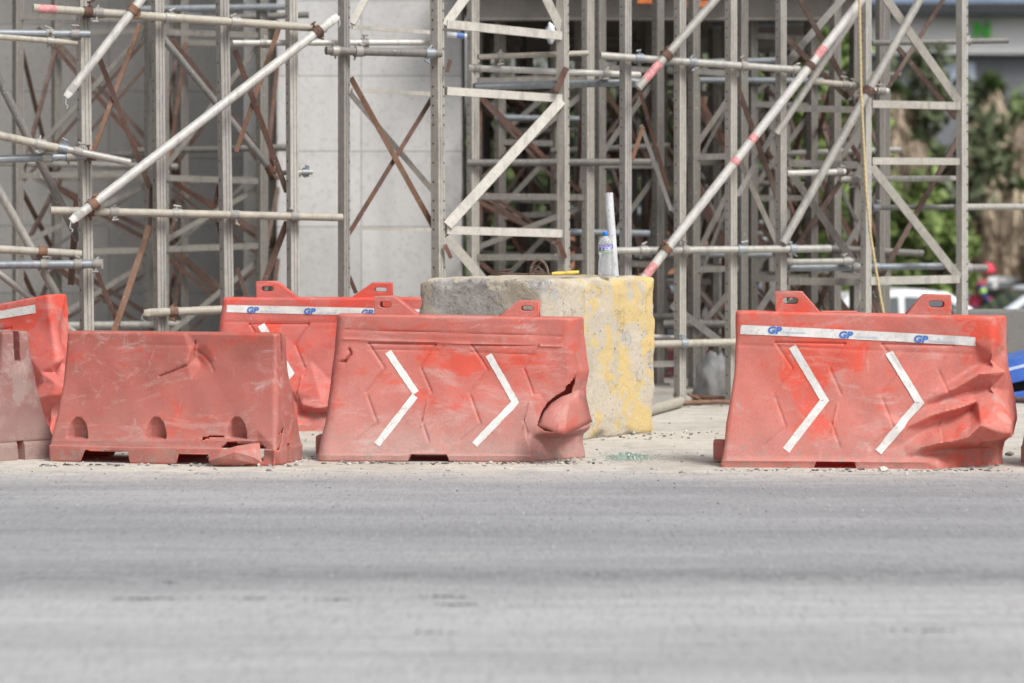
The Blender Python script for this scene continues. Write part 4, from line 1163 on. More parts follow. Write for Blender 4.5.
TUBES = 'loose scaffold tubes clamped to the posts'
def tube(label, a, b, wpx, mat='galv', Za=None, Zb=None, dz=-0.085, clamps=(), rusty=(), ends='', paint=(), parent=None, name='scaffold_tube'):
    Za = Za or Zrow(a[0]) + dz; Zb = Zb or Zrow(b[0]) + dz
    p0, p1 = P(a[0], a[1], Za), P(b[0], b[1], Zb); r = wpx / 2 * (Za + Zb) / 2 / F
    mid = p0
    t = empty(name, p0, label, 'scaffold tube', TUBES)
    mb = MB(); L = (p1 - p0).length; d = (p1 - p0).normalized()
    q0, q1 = p0, p1
    n = 12
    if 'a' in ends: q0 = p0 + d * 0.09
    if 'b' in ends: q1 = p1 - d * 0.09
    mb.tube(q0, q1, r, r, 14)
    for (e, q, p) in (('a', q0, p0), ('b', q1, p1)):
        if e in ends:         # squashed end with an eye
            dd = (p - q).normalized(); _, _, _, sa, sb = mb.axis(q, p)
            ring0 = [q + sa * (r * math.cos(2 * math.pi * k / n)) + sb * (r * math.sin(2 * math.pi * k / n)) for k in range(n)]
            q2 = q + dd * 0.05; ring1 = [q2 + sa * (r * 1.0 * math.cos(2 * math.pi * k / n)) + sb * (r * 0.2 * math.sin(2 * math.pi * k / n)) for k in range(n)]
            q3 = p; ring2 = [q3 + sa * (r * 0.75 * math.cos(2 * math.pi * k / n)) + sb * (r * 0.2 * math.sin(2 * math.pi * k / n)) for k in range(n)]
            for A, B in ((ring0, ring1), (ring1, ring2)): mb.add(A + B, [(k, (k + 1) % n, n + (k + 1) % n, n + k) for k in range(n)], True)
            mb.add(ring2, [tuple(range(n))], False)
            mb.path([p, p + dd * 0.02 + sa * 0.012 + Vector((0, 0, -0.02)), p + Vector((0.012, 0, -0.055)), p + Vector((0.004, 0, -0.07))], 0.0035, 6)
    mb.build('tube', M[mat], t)
    for (t0, t1) in paint:
        m2 = MB(); m2.tube(p0 + d * L * t0, p0 + d * L * t1, r * 1.015, r * 1.015, 14, caps=False); m2.build('paint_mark', M['pink'], t, fix=False)
    for k in clamps: coupler(t, p0 + d * L * k, r, d, False)
    for k in rusty: coupler(t, p0 + d * L * k, r, d, True)
    return t

def rail(parent, a, b, wpx, mat, Za=None, Zb=None, dz=0.0, name='crossbar', round_=False, depth=None):
    Za = Za or Zrow(a[0]) + dz; Zb = Zb or Zrow(b[0]) + dz
    p0, p1 = P(a[0], a[1], Za), P(b[0], b[1], Zb); w = wpx * (Za + Zb) / 2 / F
    mb = MB()
    if round_: mb.tube(p0, p1, w / 2, w / 2, 10)
    else: mb.bar(p0, p1, w, depth or min(w, 0.05))
    return mb.build(name, M[mat], parent)

def frame(label, px):
    return empty('scaffold_bay', (((px - 512) * Zrow(px) / F), Zrow(px), 0), label, 'scaffold bay', 'aluminium shoring frames of the front row')

LP = dict(rot=R(33), holes='L')
# --- left pair
t = frame('shoring frame at the far left, two posts joined by dark and orange rusty braces', 123)
post(t, 88, 0, 16.5, lean=-0.012, **LP); post(t, 161, 0, 15, lean=-0.008, **LP)
rail(t, (98, 55), (150, 188), 5, 'rust', dz=.08, name='brace'); rail(t, (140, 24), (93, 152), 4.5, 'rust_orange', dz=.10, name='brace')
rail(t, (150, 226), (114, 332), 6, 'rust_orange', dz=.08, name='brace'); rail(t, (97, 272), (119, 328), 4, 'rust', dz=.12, name='brace')
rail(t, (152, 185), (149, 232), 4, 'rust_dark', dz=.09, name='brace'); rail(t, (77, 200), (71, 285), 6, 'rust', dz=.25, name='brace')
for z in (0.25, 3.0): rail(t, (88, HZ + (CAMH - z) * F / 18.9), (160, HZ + (CAMH - z) * F / 19.1), 7, 'alu', dz=.04)
# --- second pair
t = frame('shoring frame before the inner corner of the dark wall, crossed by the long pale tube', 262)
post(t, 229, 0, 15.5, lean=-0.016, **LP); post(t, 294, 0, 14.5, lean=-0.006, **LP)
rail(t, (235, 50), (287, 192), 5.5, 'rust', dz=.08, name='brace'); rail(t, (281, 22), (236, 152), 4.5, 'rust_orange', dz=.1, name='brace')
rail(t, (287, 222), (262, 288), 6, 'rust', dz=.08, name='brace'); rail(t, (237, 268), (248, 300), 4, 'rust_dark', dz=.1, name='brace')
rail(t, (219, 185), (214, 208), 4, 'rust', dz=.1, name='brace'); rail(t, (218, 222), (222, 240), 4, 'rust_dark', dz=.1, name='brace')
for z in (0.25, 3.0): rail(t, (229, HZ + (CAMH - z) * F / 19.3), (294, HZ + (CAMH - z) * F / 19.5), 7, 'alu', dz=.04)
# --- single post with rusty cross before the pale pier
t = frame('grey shoring post before the pale pier with an orange rusty cross brace', 344)
post(t, 344, 0, 13.5, mat='alu_grey', rot=R(50), holes='R')
rail(t, (351, 78), (433, 226), 5.5, 'rust_orange', dz=.10, name='brace'); rail(t, (345, 240), (434, 95), 4.5, 'rust', dz=.13, name='brace')
rail(t, (349, 92), (434, 192), 5.5, 'alu_grey', dz=.5, name='brace'); rail(t, (352, 24), (371, -12), 7, 'alu_pale', dz=.3, name='brace')
rail(t, (349, 276), (356, 293), 4, 'rust', dz=.1, name='brace')
rail(t, (352, 90), (432, 94), 4, 'alu_pale', dz=.6); rail(t, (352, 228), (432, 230), 3, 'alu_pale', dz=.6); rail(t, (352, 27), (440, 33), 4, 'alu_pale', dz=.6)
# --- pale welded frame beside the pier
t = frame('pale welded frame with ladder rungs and wide diagonals, right of the pale pier', 502)
post(t, 439, 0, 15.5, mat='alu', rot=R(52), holes='LR', lean=-0.005); post(t, 564.5, 0, 14, mat='alu', rot=R(58), holes='R', lean=-0.005)
for (a, b, w) in (((446, 24), (563, 36), 8.5), ((446, 91), (562, 98.5), 8), ((446, 230), (561, 233.5), 8)): rail(t, a, b, w, 'alu_pale')
rail(t, (447, 226), (561, 101), 10, 'alu_pale', dz=-.01, name='brace'); rail(t, (545, -4), (563, 33), 8.5, 'alu_pale', dz=.01, name='brace'); rail(t, (445, 26), (474, -14), 9, 'alu_pale', dz=.01, name='brace')
rail(t, (562, 372), (446, 236), 9, 'alu_pale', dz=.01, name='brace')
rail(t, (446, 360), (561, 366), 8, 'alu_pale')
for (a, b, m, w) in (((450, 60), (447, 72), 'rust', 4), ((566, 68), (556, 92), 'rust', 6), ((558, 240), (565, 258), 'rust', 5), ((445, 245), (451, 258), 'rust_orange', 4)): rail(t, a, b, w, m, dz=-.06, name='brace')
# --- pair right of the bottle
t = frame('shoring frame with posts right of the water bottle, behind the yellow block', 650)
post(t, 625.5, 0, 13.5, rot=R(40), holes='L'); post(t, 680, 0, 13.5, rot=R(40), holes='L')
rail(t, (643, 127), (632, 160), 4, 'rust_orange', dz=.1, name='brace'); rail(t, (641, 125), (671, 210), 4, 'alu_grey', dz=.3, name='brace'); rail(t, (637, 80), (668, 190), 4, 'rust', dz=.35, name='brace')
rail(t, (672, 305), (725, 345), 7, 'alu_grey', dz=.5, name='brace')
for z in (0.3, 3.0): rail(t, (626, HZ + (CAMH - z) * F / 20.5), (680, HZ + (CAMH - z) * F / 20.7), 6, 'alu', dz=.04)
# --- pair left of and behind the bright barrier
t = frame('shoring frame rising behind the left half of the bright GP barrier', 756)
post(t, 731, 0, 13.5, rot=R(40), holes='L'); post(t, 781, 0, 12.5, rot=R(38), holes='L')
rail(t, (737, 85), (778, 200), 5, 'rust_dark', dz=.2, name='brace'); rail(t, (737, 196), (776, 128), 5, 'alu_grey', dz=.25, name='brace'); rail(t, (735, 150), (778, 245), 5, 'alu', dz=.4, name='brace')
rail(t, (778, 282), (738, 342), 6, 'alu_grey', dz=.4, name='brace')
for z in (0.3, 3.0): rail(t, (731, HZ + (CAMH - z) * F / 20.8), (781, HZ + (CAMH - z) * F / 20.9), 6, 'alu', dz=.04)
rail(t, (787, 108), (860, 110), 6.5, 'alu_shade', dz=.5); rail(t, (787, 163), (856, 165), 7, 'alu_shade', dz=.5); rail(t, (787, 281), (857, 282), 7.5, 'alu_shade', dz=.4)
rail(t, (787, 168), (856, 265), 7, 'alu_shade', dz=.45, name='brace'); rail(t, (786, 262), (850, 168), 5, 'rust_dark', dz=.6, name='brace')
rail(t, (786, 38), (848, 98), 5, 'rust_dark', dz=.6, name='brace'); rail(t, (798, -5), (852, 96), 5, 'rust_dark', dz=.55, name='brace'); rail(t, (787, 62), (850, -10), 7, 'alu_shade', dz=.7, name='brace')
# --- right welded frame
t = frame('welded ladder frame at the right with a thin yellow rope hanging before it', 915)
post(t, 866, 0, 12, rot=R(40), holes='L'); post(t, 962, 0, 13, rot=R(38), holes='R')
post(t, 880, 0, 10, Z=22.6, mat='alu_shade', rot=R(38), holes='L')
for (a, b, w) in (((871, 104), (959, 106), 7.5), ((871, 161), (958, 161.5), 7), ((869, 281), (958, 279), 8)): rail(t, a, b, w, 'alu')
rail(t, (884, -4), (960, 104), 8, 'alu', name='brace'); rail(t, (871, 166), (959, 278), 8, 'alu', name='brace')
rail(t, (946, -5), (888, 88), 4, 'rust_dark', dz=.3, name='brace'); rail(t, (960, 135), (878, 282), 5, 'rust_dark', dz=.3, name='brace'); rail(t, (898, 48), (956, 118), 5, 'rust_dark', dz=.35, name='brace')
rail(t, (956, 282), (966, 322), 5, 'rust_dark', dz=.05, name='brace'); rail(t, (868, 292), (885, 318), 6, 'rust_dark', dz=.1, name='brace')
rail(t, (870, 390), (958, 388), 8, 'alu')

# --- loose tubes, left
tube('top left tube with faded pink end, sloping down to the right', (33, 8), (326, 28.5), 8.5, 'galv_beige', clamps=(.215, .455, .68), rusty=(.18,), paint=((.015, .075),), dz=-.10)
tube('pale straight long diagonal tube crossing three posts at the left', (71, 221), (338, 16), 9.5, 'galv_pale', dz=-.19, ends='ab', rusty=(.08, .92), clamps=())
tube('short diagonal tube with an open hook end at the top left', (66, 97), (144, -4), 9, 'galv_pale', dz=-.20, ends='a', rusty=(.86,))
tube('beige level tube across the four left posts at mid height', (50, 210.5), (342, 217.5), 8, 'galv_beige', dz=-.10, clamps=(.21, .42, .62, .83), rusty=(.13,))
tube('beige tube entering from the left edge above the blue grey tube, halfway up', (-12, 133), (57, 148), 8.5, 'galv_beige', Za=18.5, Zb=18.7, clamps=(.75,))
tube('grey tube with a pinched tip pointing right behind the first post', (55, 147), (130, 162.5), 7.5, 'galv', Za=18.75, Zb=18.9, clamps=(.1, .30))
tube('blue grey tube from the left edge to the first post, halfway up', (-12, 160), (93, 155.5), 8, 'galv_blue', Za=18.6, Zb=18.85, clamps=(.55, .78), rusty=(.97,))
tube('beige tube end by the first post, above the lower blue grey tube', (-12, 248.5), (81, 254), 8, 'galv_beige', Za=18.6, Zb=18.85, rusty=(.58,))
tube('lower blue grey tube with a bolted clamp on the first post', (-12, 265), (100, 264), 8.5, 'galv_blue', Za=18.65, Zb=18.8, clamps=(.5, .80, .97))
tube('beige tube near the top left corner under the pink ended tube', (-12, 36), (77, 43), 6, 'galv_beige', Za=18.6, Zb=18.85, clamps=(.7,))
tube('blue grey tube near the top left corner, reaching the first post', (-12, 33), (90, 34), 7.5, 'galv_blue', Za=18.7, Zb=18.85, clamps=(.6, .85))
tube('brown grey leaning tube at the left edge, upper of the steep pair', (-8, 66), (79, 240), 8.5, 'galv_dark', Za=18.8, Zb=19.1)
tube('dusty leaning tube at the left edge, lower of the steep pair', (-8, 178), (67, 314), 9, 'galv', Za=18.7, Zb=18.95)
tube('thin leaning tube low at the left, running down behind the old barrier', (-8, 268), (84, 340), 7, 'galv', Za=18.85, Zb=19.0)
tube('short level tube ending in a squashed tip above the old barrier', (144, 313), (240, 309), 8.5, 'galv_beige', dz=-.08, ends='a', rusty=(.30,))
tube('level tube running from the second frame past the grey post to the pale frame', (232, 43), (434, 42.5), 6, 'galv_pale', dz=.12, clamps=(.15, .65))
tube('thick dark tube clamped between grey post and pale frame', (326, 50.5), (441, 53.5), 8.5, 'galv_dark', dz=-.08, clamps=(.08, .28, .90))
tube('grey tube sloping down behind the second frame to a rusty clamp', (163, 38), (273, 172), 7.5, 'galv_dark', Za=20.4, Zb=20.4, rusty=(.98,))
tube('short stub tube with wing bolt sticking out right of the second frame', (278, 173), (312, 172), 5, 'galv', dz=.1, clamps=(.55, .8))
# --- loose tubes, centre and right
tube('level tube across the top of the centre posts', (600, 55.5), (812, 71), 7.5, 'galv', dz=-.10, clamps=(.18, .43, .67, .92))
tube('beige thin tube meeting the pale frame near its top', (478, 57), (588, 53), 5.5, 'galv_beige', dz=.15, clamps=(.2, .78))
tube('pale tube running behind the pale frame below its top rung', (468, 68), (640, 75), 6.5, 'galv_pale', dz=.25, clamps=(.05, .55, .80))
tube('blue grey tube behind the pale frame just above its middle rung', (474, 87), (640, 82), 8, 'galv_blue', dz=.35, clamps=(.95,))
tube('upper diagonal tube with a pink rusty foot, left of centre top', (638, 88), (722, -8), 8.5, 'galv', dz=-.20, paint=((.08, .26),), rusty=(.34,))
tube('long straight diagonal tube with two red paint marks from the block to the top', (641, 282), (866, -6), 9, 'galv_pale', dz=-.22, paint=((.02, .06), (.40, .42), (.478, .50), (.775, .81)), rusty=(.11, .745))
tube('second diagonal tube lying just behind the red marked one', (776, 134), (858, 10), 7.5, 'galv', dz=-.02)
tube('level tube across the centre posts just above the block', (604, 251), (830, 248.5), 7.5, 'galv', dz=-.10, clamps=(.17, .35, .60, .83))
tube('steep diagonal tube with a rusty clamp left of the yellow rope', (783, 243), (924, -8), 8.5, 'galv', dz=-.12, rusty=(.60,))
tube('low level tube right of the concrete block', (640, 344.5), (760, 341.5), 7.5, 'galv_beige', dz=-.10, clamps=(.36,))
tube('short level tube above the low one, ending at the post right of the block', (640, 336), (683, 338), 5, 'galv', dz=.15)
tube('level tube ending in a small hook inside the right welded frame', (840, 179), (956, 178.5), 6, 'galv', dz=.15, clamps=(.12,), ends='b')
tube('short pale tube between centre and right frames, upper of three', (787, 173.5), (845, 171.5), 6, 'galv_pale', dz=.12, clamps=(.9,))
tube('short pale level tube behind the right frame, beside the bright barrier lug', (786, 262), (853, 261), 6, 'galv', dz=.1, clamps=(.05, .9))
tube('grey tube running level behind the right frame, above its bottom rung', (788, 268), (944, 266), 7, 'galv_blue', dz=.2, clamps=(.42, .55))
tube('dark tube with a drooping hook near the white building sign', (872, 43), (1008, 40.5), 6, 'galv_dark', Za=22.2, Zb=22.4, clamps=(.70,))
tube('level tube leaving the right edge from the last post', (956, 207), (1060, 206.5), 6.5, 'galv', Za=21.7, Zb=22.3, clamps=(.05,))
tube('thin tube joining the two right posts at their middle', (872, 207.5), (954, 207), 5.5, 'galv_dark', dz=.35, clamps=(.05,))
tube('stub of tube pointing right beside the last post, near the worker', (950, 268), (986, 268), 8, 'galv_dark', Za=21.7, Zb=21.8, clamps=(.5,))
tube('short beige tube between the long diagonals and the rope', (814, 81.5), (862, 86), 6, 'galv_beige', dz=.1, clamps=(.65, .85))
tube('stub of tube with a clamp right of the rope near the top', (872, 90), (888, 91), 6, 'galv_pale', dz=.0, clamps=(.6,))

def rope():
    pts = [(859, -30), (860, 30), (861, 90), (863.5, 140), (866, 190), (870.5, 235), (876, 270), (881, 300), (885, 320), (888, 345), (889, 380), (891, 404), (897, 409)]
    mb = MB(); mb.path([P(x, y, Zrow(865) - 0.35 if y < 400 else Zrow(865) - 0.45) for x, y in pts], 0.009, 8)
    m = NT('yellow_rope'); w = m.n.new('ShaderNodeTexWave'); w.inputs['Scale'].default_value = 18; w.bands_direction = 'DIAGONAL'
    m.l.new(m.co(), w.inputs['Vector'])
    tag(mb.build('rope', m.done(m.ramp(w.outputs['Fac'], [(0.2, (0.42, 0.33, 0.18)), (0.7, (0.52, 0.42, 0.24))]), 0.9)), 'thin yellow rope hanging down before the right welded frame', 'rope')
rope()

# ---------------------------------------------------------------- shoring towers further back
def tower(label, px0, px1, Z, depth, bars, mats=('alu_shade', 'rust_dark', 'alu_shade'), w=0.066, seed=0, top=2.86, z0=0.0):
    rr = random.Random(seed)
    if Z < 24.15: top = 3.6
    x0, x1 = (px0 - 512) * Z / F, (px1 - 512) * Z / F
    t = empty('shoring_tower', ((x0 + x1) / 2, Z + depth / 2, z0), label, 'shoring tower', 'shoring towers in the rows behind')
    for (x, y) in ((x0, Z), (x1, Z), (x0, Z + depth), (x1, Z + depth)):
        mb = MB(); post_mesh(mb, x, y, z0, top, w, R(36), 'L', 0.14); mb.box((x, y, z0 + .006), (.18, .18, .012)); mb.build('post', [M[mats[0]], M['hole']], t)
    for y in (Z, Z + depth):
        for z in bars:
            mb = MB(); mb.bar((x0, y, z), (x1, y, z + rr.uniform(-.03, .03)), 0.046, 0.045); mb.build('crossbar', M[mats[2]], t)
    zz = sorted(bars)
    for a, c in zip(zz[:-1], zz[1:]):
        m = MB(); m.bar((x0, Z + .05, a + .06), (x1, Z + .05, c - .06), 0.04, 0.03); m.build('brace', M[mats[2]], t)
        for kk in range(2):
            yq = Z + depth * (.25 + .4 * kk); sx = rr.choice([0, 1]); e0, e1 = (x0, x1) if sx else (x1, x0)
            m = MB(); m.bar((e0 + rr.uniform(-.1, .1), yq, a + rr.uniform(-.1, .1)), (e1 + rr.uniform(-.1, .1), yq, c + rr.uniform(-.1, .1)), 0.026, 0.02); m.build('brace', M[rr.choice(['rust_dark', 'galv_dark', 'rust_dark', 'rust'])], t)
        m = MB(); m.bar((x0, Z + depth * .5, c - .02), (x1, Z + depth * .5, a + .02), 0.035, 0.03); m.build('brace', M['rust'], t)
        m = MB(); m.bar((x0, Z + depth - .1, c - .06), (x1, Z + depth - .1, a + .06), 0.04, 0.03); m.build('brace', M[mats[1]], t)
    for x in (x0, x1):
        for a, c in zip(zz[:-1], zz[1:]):
            m = MB(); m.bar((x + .03, Z, a), (x + .03, Z + depth, c), 0.03, 0.03); m.build('brace', M[rr.choice(['rust_dark', 'rust', mats[1]])], t)
            m = MB(); m.bar((x - .03, Z, c), (x - .03, Z + depth, a), 0.03, 0.03); m.build('brace', M[rr.choice(['rust_dark', 'rust'])], t)
    for y in (Z - .06, Z + depth * .33, Z + depth * .6, Z + depth + .06):
        z = rr.choice(bars) + rr.uniform(.1, .25); m = MB(); m.tube((x0 - (rr.uniform(.1, .5) if px0 < 440 or px0 > 560 else .04), y, z), (x1 + rr.uniform(.1, .5), y, z + rr.uniform(-.05, .05)), .026, .026, 10); m.build('ledger', M[rr.choice(['galv_blue', 'galv', 'galv_dark'])], t)

tower('shoring tower deep in the shade before the dark wall at the left', 18, 150, 23.6, 2.0, (.28, 1.02, 1.62, 2.85), seed=1, top=3.3)
tower('shoring tower before the dark wall, behind the two posts of the second frame', 163, 262, 23.4, 1.4, (.3, 1.05, 1.60, 2.72), seed=2, top=3.3)
tower('back shoring tower framed by the pale welded frame', 473, 588, 22.4, 2.6, (.25, 1.0, 1.45, 2.3), seed=3, mats=('alu', 'rust', 'alu_shade'))
tower('back shoring tower seen just above the water bottle', 600, 658, 23.5, 2.0, (.35, .95, 1.7, 2.45), seed=4)
tower('back shoring tower behind the two red paint marks on the long diagonal', 662, 714, 25.2, 2.2, (.3, .75, 1.5, 2.3), seed=5)
tower('back shoring tower behind the left lug of the bright barrier', 752, 812, 24.3, 2.4, (.3, .8, 1.45, 2.2, 2.75), seed=6)
tower('back shoring tower behind the yellow rope', 835, 884, 23.4, 2.0, (.3, .85, 1.62, 2.3), seed=7)
tower('far shoring tower in the third row, framed between pale frame and bottle', 520, 590, 27.8, 2.2, (.3, 1.0, 1.8, 2.5), seed=8, z0=-.5)
tower('far shoring tower in the third row, left of the marked diagonal', 628, 690, 28.6, 2.0, (.3, 1.1, 1.7, 2.5), seed=9, z0=-.6)
tower('far shoring tower in the third row, behind the crossing of the two diagonals', 716, 770, 28.2, 2.2, (.3, 1.0, 1.6, 2.5), seed=10, z0=-.6)

tower('back shoring tower between the post right of the bottle and the pale frame', 588, 632, 25.6, 2.0, (.3, 1.1, 1.55, 2.5), seed=11)
tower('back shoring tower right of the long diagonal, behind the first barrier lug', 694, 742, 23.0, 1.6, (.35, .9, 1.75, 2.4), seed=12)
tower('back shoring tower in the middle of the pale frame, partly rusty', 500, 556, 24.4, 1.8, (.3, .7, 1.3, 1.9, 2.4), seed=17)
tower('thin third row tower behind the pale frame lower rung', 484, 528, 26.0, 1.8, (.3, .85, 1.5, 2.2), seed=13)
def deck():
    # falsework deck carried by the towers: main girders, joists and plywood, over the centre
    def beamset(name, label, px0, px1, Z0, Z1, zb, girders, mats):
        x0, x1 = (px0 - 512) * Z0 / F, (px1 - 512) * Z0 / F
        t = empty(name, ((x0 + x1) / 2, (Z0 + Z1) / 2, zb), label, 'deck')
        for i in range(girders):
            y = Z0 + (Z1 - Z0) * i / (girders - 1)
            mb = MB(); mb.box(((x0 + x1) / 2, y, zb + .09), (x1 - x0, .11, .18)); mb.box(((x0 + x1) / 2, y, zb + .012), (x1 - x0 - .002, .16, .022)); mb.build('girder', M['soffit'], t)
        k = int((x1 - x0) / .45)
        mb = MB()
        for i in range(k + 1):
            x = x0 + (x1 - x0) * i / k; mb.box((x, (Z0 + Z1) / 2, zb + .25), (.07, Z1 - Z0 + .5, .136))
        mb.build('joists', M['timber'], t)
        mb = MB(); mb.box(((x0 + x1) / 2, (Z0 + Z1) / 2, zb + .42), (x1 - x0 + .3, Z1 - Z0 + .6, .2)); mb.build('slab', M['soffit'], t)
        return t
    beamset('formwork_deck', 'dark formwork deck on girders over the middle of the scaffold', 476, 852, 24.2, 29.0, 2.86, 3, None)
    mb = MB(); mb.box((-19.0, 33.5, 9.0), (44.4, 19, 1.0)); mb.box((-19.0, 33.5, 8.0), (44.0, 9, 1.1))
    tag(mb.build('bridge_deck', M['soffit']), 'concrete bridge deck carried by the pale pier, above the scaffold', 'bridge deck')
    for (px, py, Z, w, h, lab) in ((650, 0.5, 24.0, .20, .05, 'orange plywood edge under the deck above the bottle'), (588, 187.5, 26.9, .19, .045, 'orange plywood offcut tied on a far crossbar left of the bottle'), (698, 4, 24.02, .18, .05, 'small orange plywood edge high behind the upper diagonal tube')):
        mb = MB(); p = P(px, py, Z); mb.box(p, (w, .03, h)); tag(mb.build('plywood_strip', M['orange'], bevel=.003), lab, 'plywood')
deck()

# ---------------------------------------------------------------- pier and walls behind
def pier():
    def xs(px, Z): return (px - 512) * Z / F
    t = empty('bridge_pier', (xs(367, 24.6), 25.4, 0), 'pale concrete bridge pier behind the grey post and orange cross brace', 'bridge pier')
    mb = MB(); a, b = xs(276, 24.6), xs(462, 24.6); mb.box(((a + b) / 2, 25.4, 4), (b - a, 1.6, 8.2)); mb.build('shaft', M['pier'], t, bevel=.02)
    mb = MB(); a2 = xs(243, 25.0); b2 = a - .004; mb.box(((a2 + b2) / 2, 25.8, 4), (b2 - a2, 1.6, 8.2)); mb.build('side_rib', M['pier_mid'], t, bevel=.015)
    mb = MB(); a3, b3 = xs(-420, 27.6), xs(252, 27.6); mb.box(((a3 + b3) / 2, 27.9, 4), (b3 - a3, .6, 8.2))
    tag(mb.build('concrete_wall', M['wall_shade']), 'concrete wall with its shade toned into the colour, behind the left scaffold posts', 'wall')
    # low parapet on the right, with its end at the barrier
    mb = MB(); x0 = xs(952, 23.2); mb.box((x0 + 5, 23.3, .26), (10, .22, .66)); tag(mb.build('low_wall', M['lowwall'], bevel=.015), 'low grey concrete wall behind the crumpled end of the bright barrier', 'wall')
pier()

# ---------------------------------------------------------------- things on the ground by the scaffold
def ground_bits():
    mb = MB()
    a = G(640, 419) + Vector((0, 0, .04)); b = G(688, 405.5) + Vector((0, 0, .04)); mb.tube(a, b, .036, .036, 16)
    tag(mb.build('scaffold_tube', M['galv_beige']), 'thick pale tube lying on the ground right of the concrete block', 'scaffold tube')
    for k, (p0, p1, lab) in enumerate((((678, 404.5), (760, 407), 'rusty reinforcing bar on the ground, topmost in front of the posts'), ((682, 408), (770, 408.5), 'straight rusty reinforcing bar on the ground, lowest of the bundle'), ((715, 402), (775, 406), 'short rusty bar end resting behind the bundle by the bright barrier'))):
        mb = MB(); q0, q1 = G(*p0), G(*p1); z = .02 + .012 * (2 - k)
        mb.path([q0 + Vector((0, 0, z)), q0.lerp(q1, .4) + Vector((0, 0, z + .012)), q1 + Vector((0, 0, z))], .016, 8)
        tag(mb.build('reinforcing_bar', M['rust_orange']), lab, 'steel bar', 'rusty bars on the ground')
    mb = MB(); c = G(684, 406); pts = [c + Vector((.03 + .09 * math.sin(a * .9), .02 * a, .04 + .035 * math.cos(a * 1.3))) for a in np.linspace(0, 9, 30)]
    mb.path(pts + [P(692.5, 397, pts[-1].y)], .011, 7); tag(mb.build('bent_bar', M['rust_orange']), 'bent rusty bar looped round the end of the pale tube', 'steel bar')
    # blue steel ramp lying by the low wall
    bl = simple('blue_paint', (0.045, 0.12, 0.42), .45, var=.25, scale=6); wt_ = simple('pale_blue_line', (0.4, 0.48, 0.7), .5)
    t = empty('blue_trough', (3.55, 21.3, 0), 'blue steel trough with a pale line, right of the crumpled barrier', 'steel trough')
    Z = 21.2
    def pl(pts, th, mat, name):
        mb = MB(); mb.prism([P(x, y, Z) for x, y in pts], (0, th, 0)); return mb.build(name, mat, t, bevel=.006)
    pl([(985, 366), (1060, 346), (1060, 372), (985, 390)], .5, bl, 'upper_panel')
    pl([(985, 397), (1060, 386), (1060, 404), (985, 404)], .5, bl, 'lower_panel')
    mb = MB(); mb.prism([P(x, y, Z + .12) for x, y in ((985, 388), (1060, 370), (1060, 388), (985, 400))], (0, .3, 0)); mb.build('gap_shade', M['hole'], t)  # near-black slab between the panels, standing in for the shade there
    mb = MB(); mb.prism([P(x, y, Z - .004) for x, y in ((985, 374), (1060, 355), (1060, 358), (985, 377))], (0, .004, 0)); mb.build('painted_line', wt_, t)
    mb = MB(); mb.path([G(985, 403) + Vector((0, 0, .02)), G(1003, 402.5) + Vector((0, 0, .03)), G(1030, 404) + Vector((0, 0, .02))], .02, 8)
    tag(mb.build('reinforcing_bar', M['rust']), 'brown bar on the ground before the blue trough', 'steel bar')
    # white bag in the scaffold
    mb = MB(); bm = bmesh.new(); bmesh.ops.create_icosphere(bm, subdivisions=3, radius=1)
    c = P(714, 383, 22.2)
    vs = [c + Vector((v.co.x * .13, v.co.y * .12, v.co.z * .22)) * (1 + .5 * mnoise.noise(v.co * 2.2) + .2 * mnoise.noise(v.co * 6)) - Vector(c) * 0 if False else c + Vector((v.co.x * .13, v.co.y * .12, v.co.z * .21)) * (1 + .45 * mnoise.noise(v.co * 2.2) + .2 * mnoise.noise(v.co * 6)) for v in bm.verts]
    mb.add(vs, [tuple(v.index for v in f.verts) for f in bm.faces], True); bm.free()
    tag(mb.build('plastic_sack', simple('white_sack', (.26, .26, .26), .7, var=.3, scale=10)), 'crumpled whitish sack hanging low between two posts, left of the bright barrier', 'sack')
    mb = MB(); bm = bmesh.new(); bmesh.ops.create_icosphere(bm, subdivisions=3, radius=1); c = P(551, 34, 20.6)
    mb.add([c + Vector((v.co.x * .034, v.co.y * .03, v.co.z * .068)) * (1 + .5 * mnoise.noise(v.co * 2.5)) for v in bm.verts], [tuple(v.index for v in f.verts) for f in bm.faces], True); bm.free()
    tag(mb.build('plastic_bag', simple('white_bag', (.62, .66, .72), .6, scale=20)), 'small white plastic bag caught behind the top rung of the pale frame', 'plastic bag')
    p = P(447, 34.5, 20.2); t = empty('empty_bottle', p, 'white bottle with a blue band wedged in the pale frame near its top', 'bottle')
    q = P(467, 36.5, 20.2); mb = MB(); mb.tube(p, q, .018, .018, 14); mb.build('bottle_body', simple('white_plastic', (.65, .68, .7), .4), t)
    mb = MB(); mb.tube(p.lerp(q, .5), p.lerp(q, .88), .0188, .0188, 14, caps=False); mb.build('label', simple('blue_band', (.12, .22, .5), .4), t, fix=False)
ground_bits()

# ---------------------------------------------------------------- background
def gz(Z): return terrain(Z)

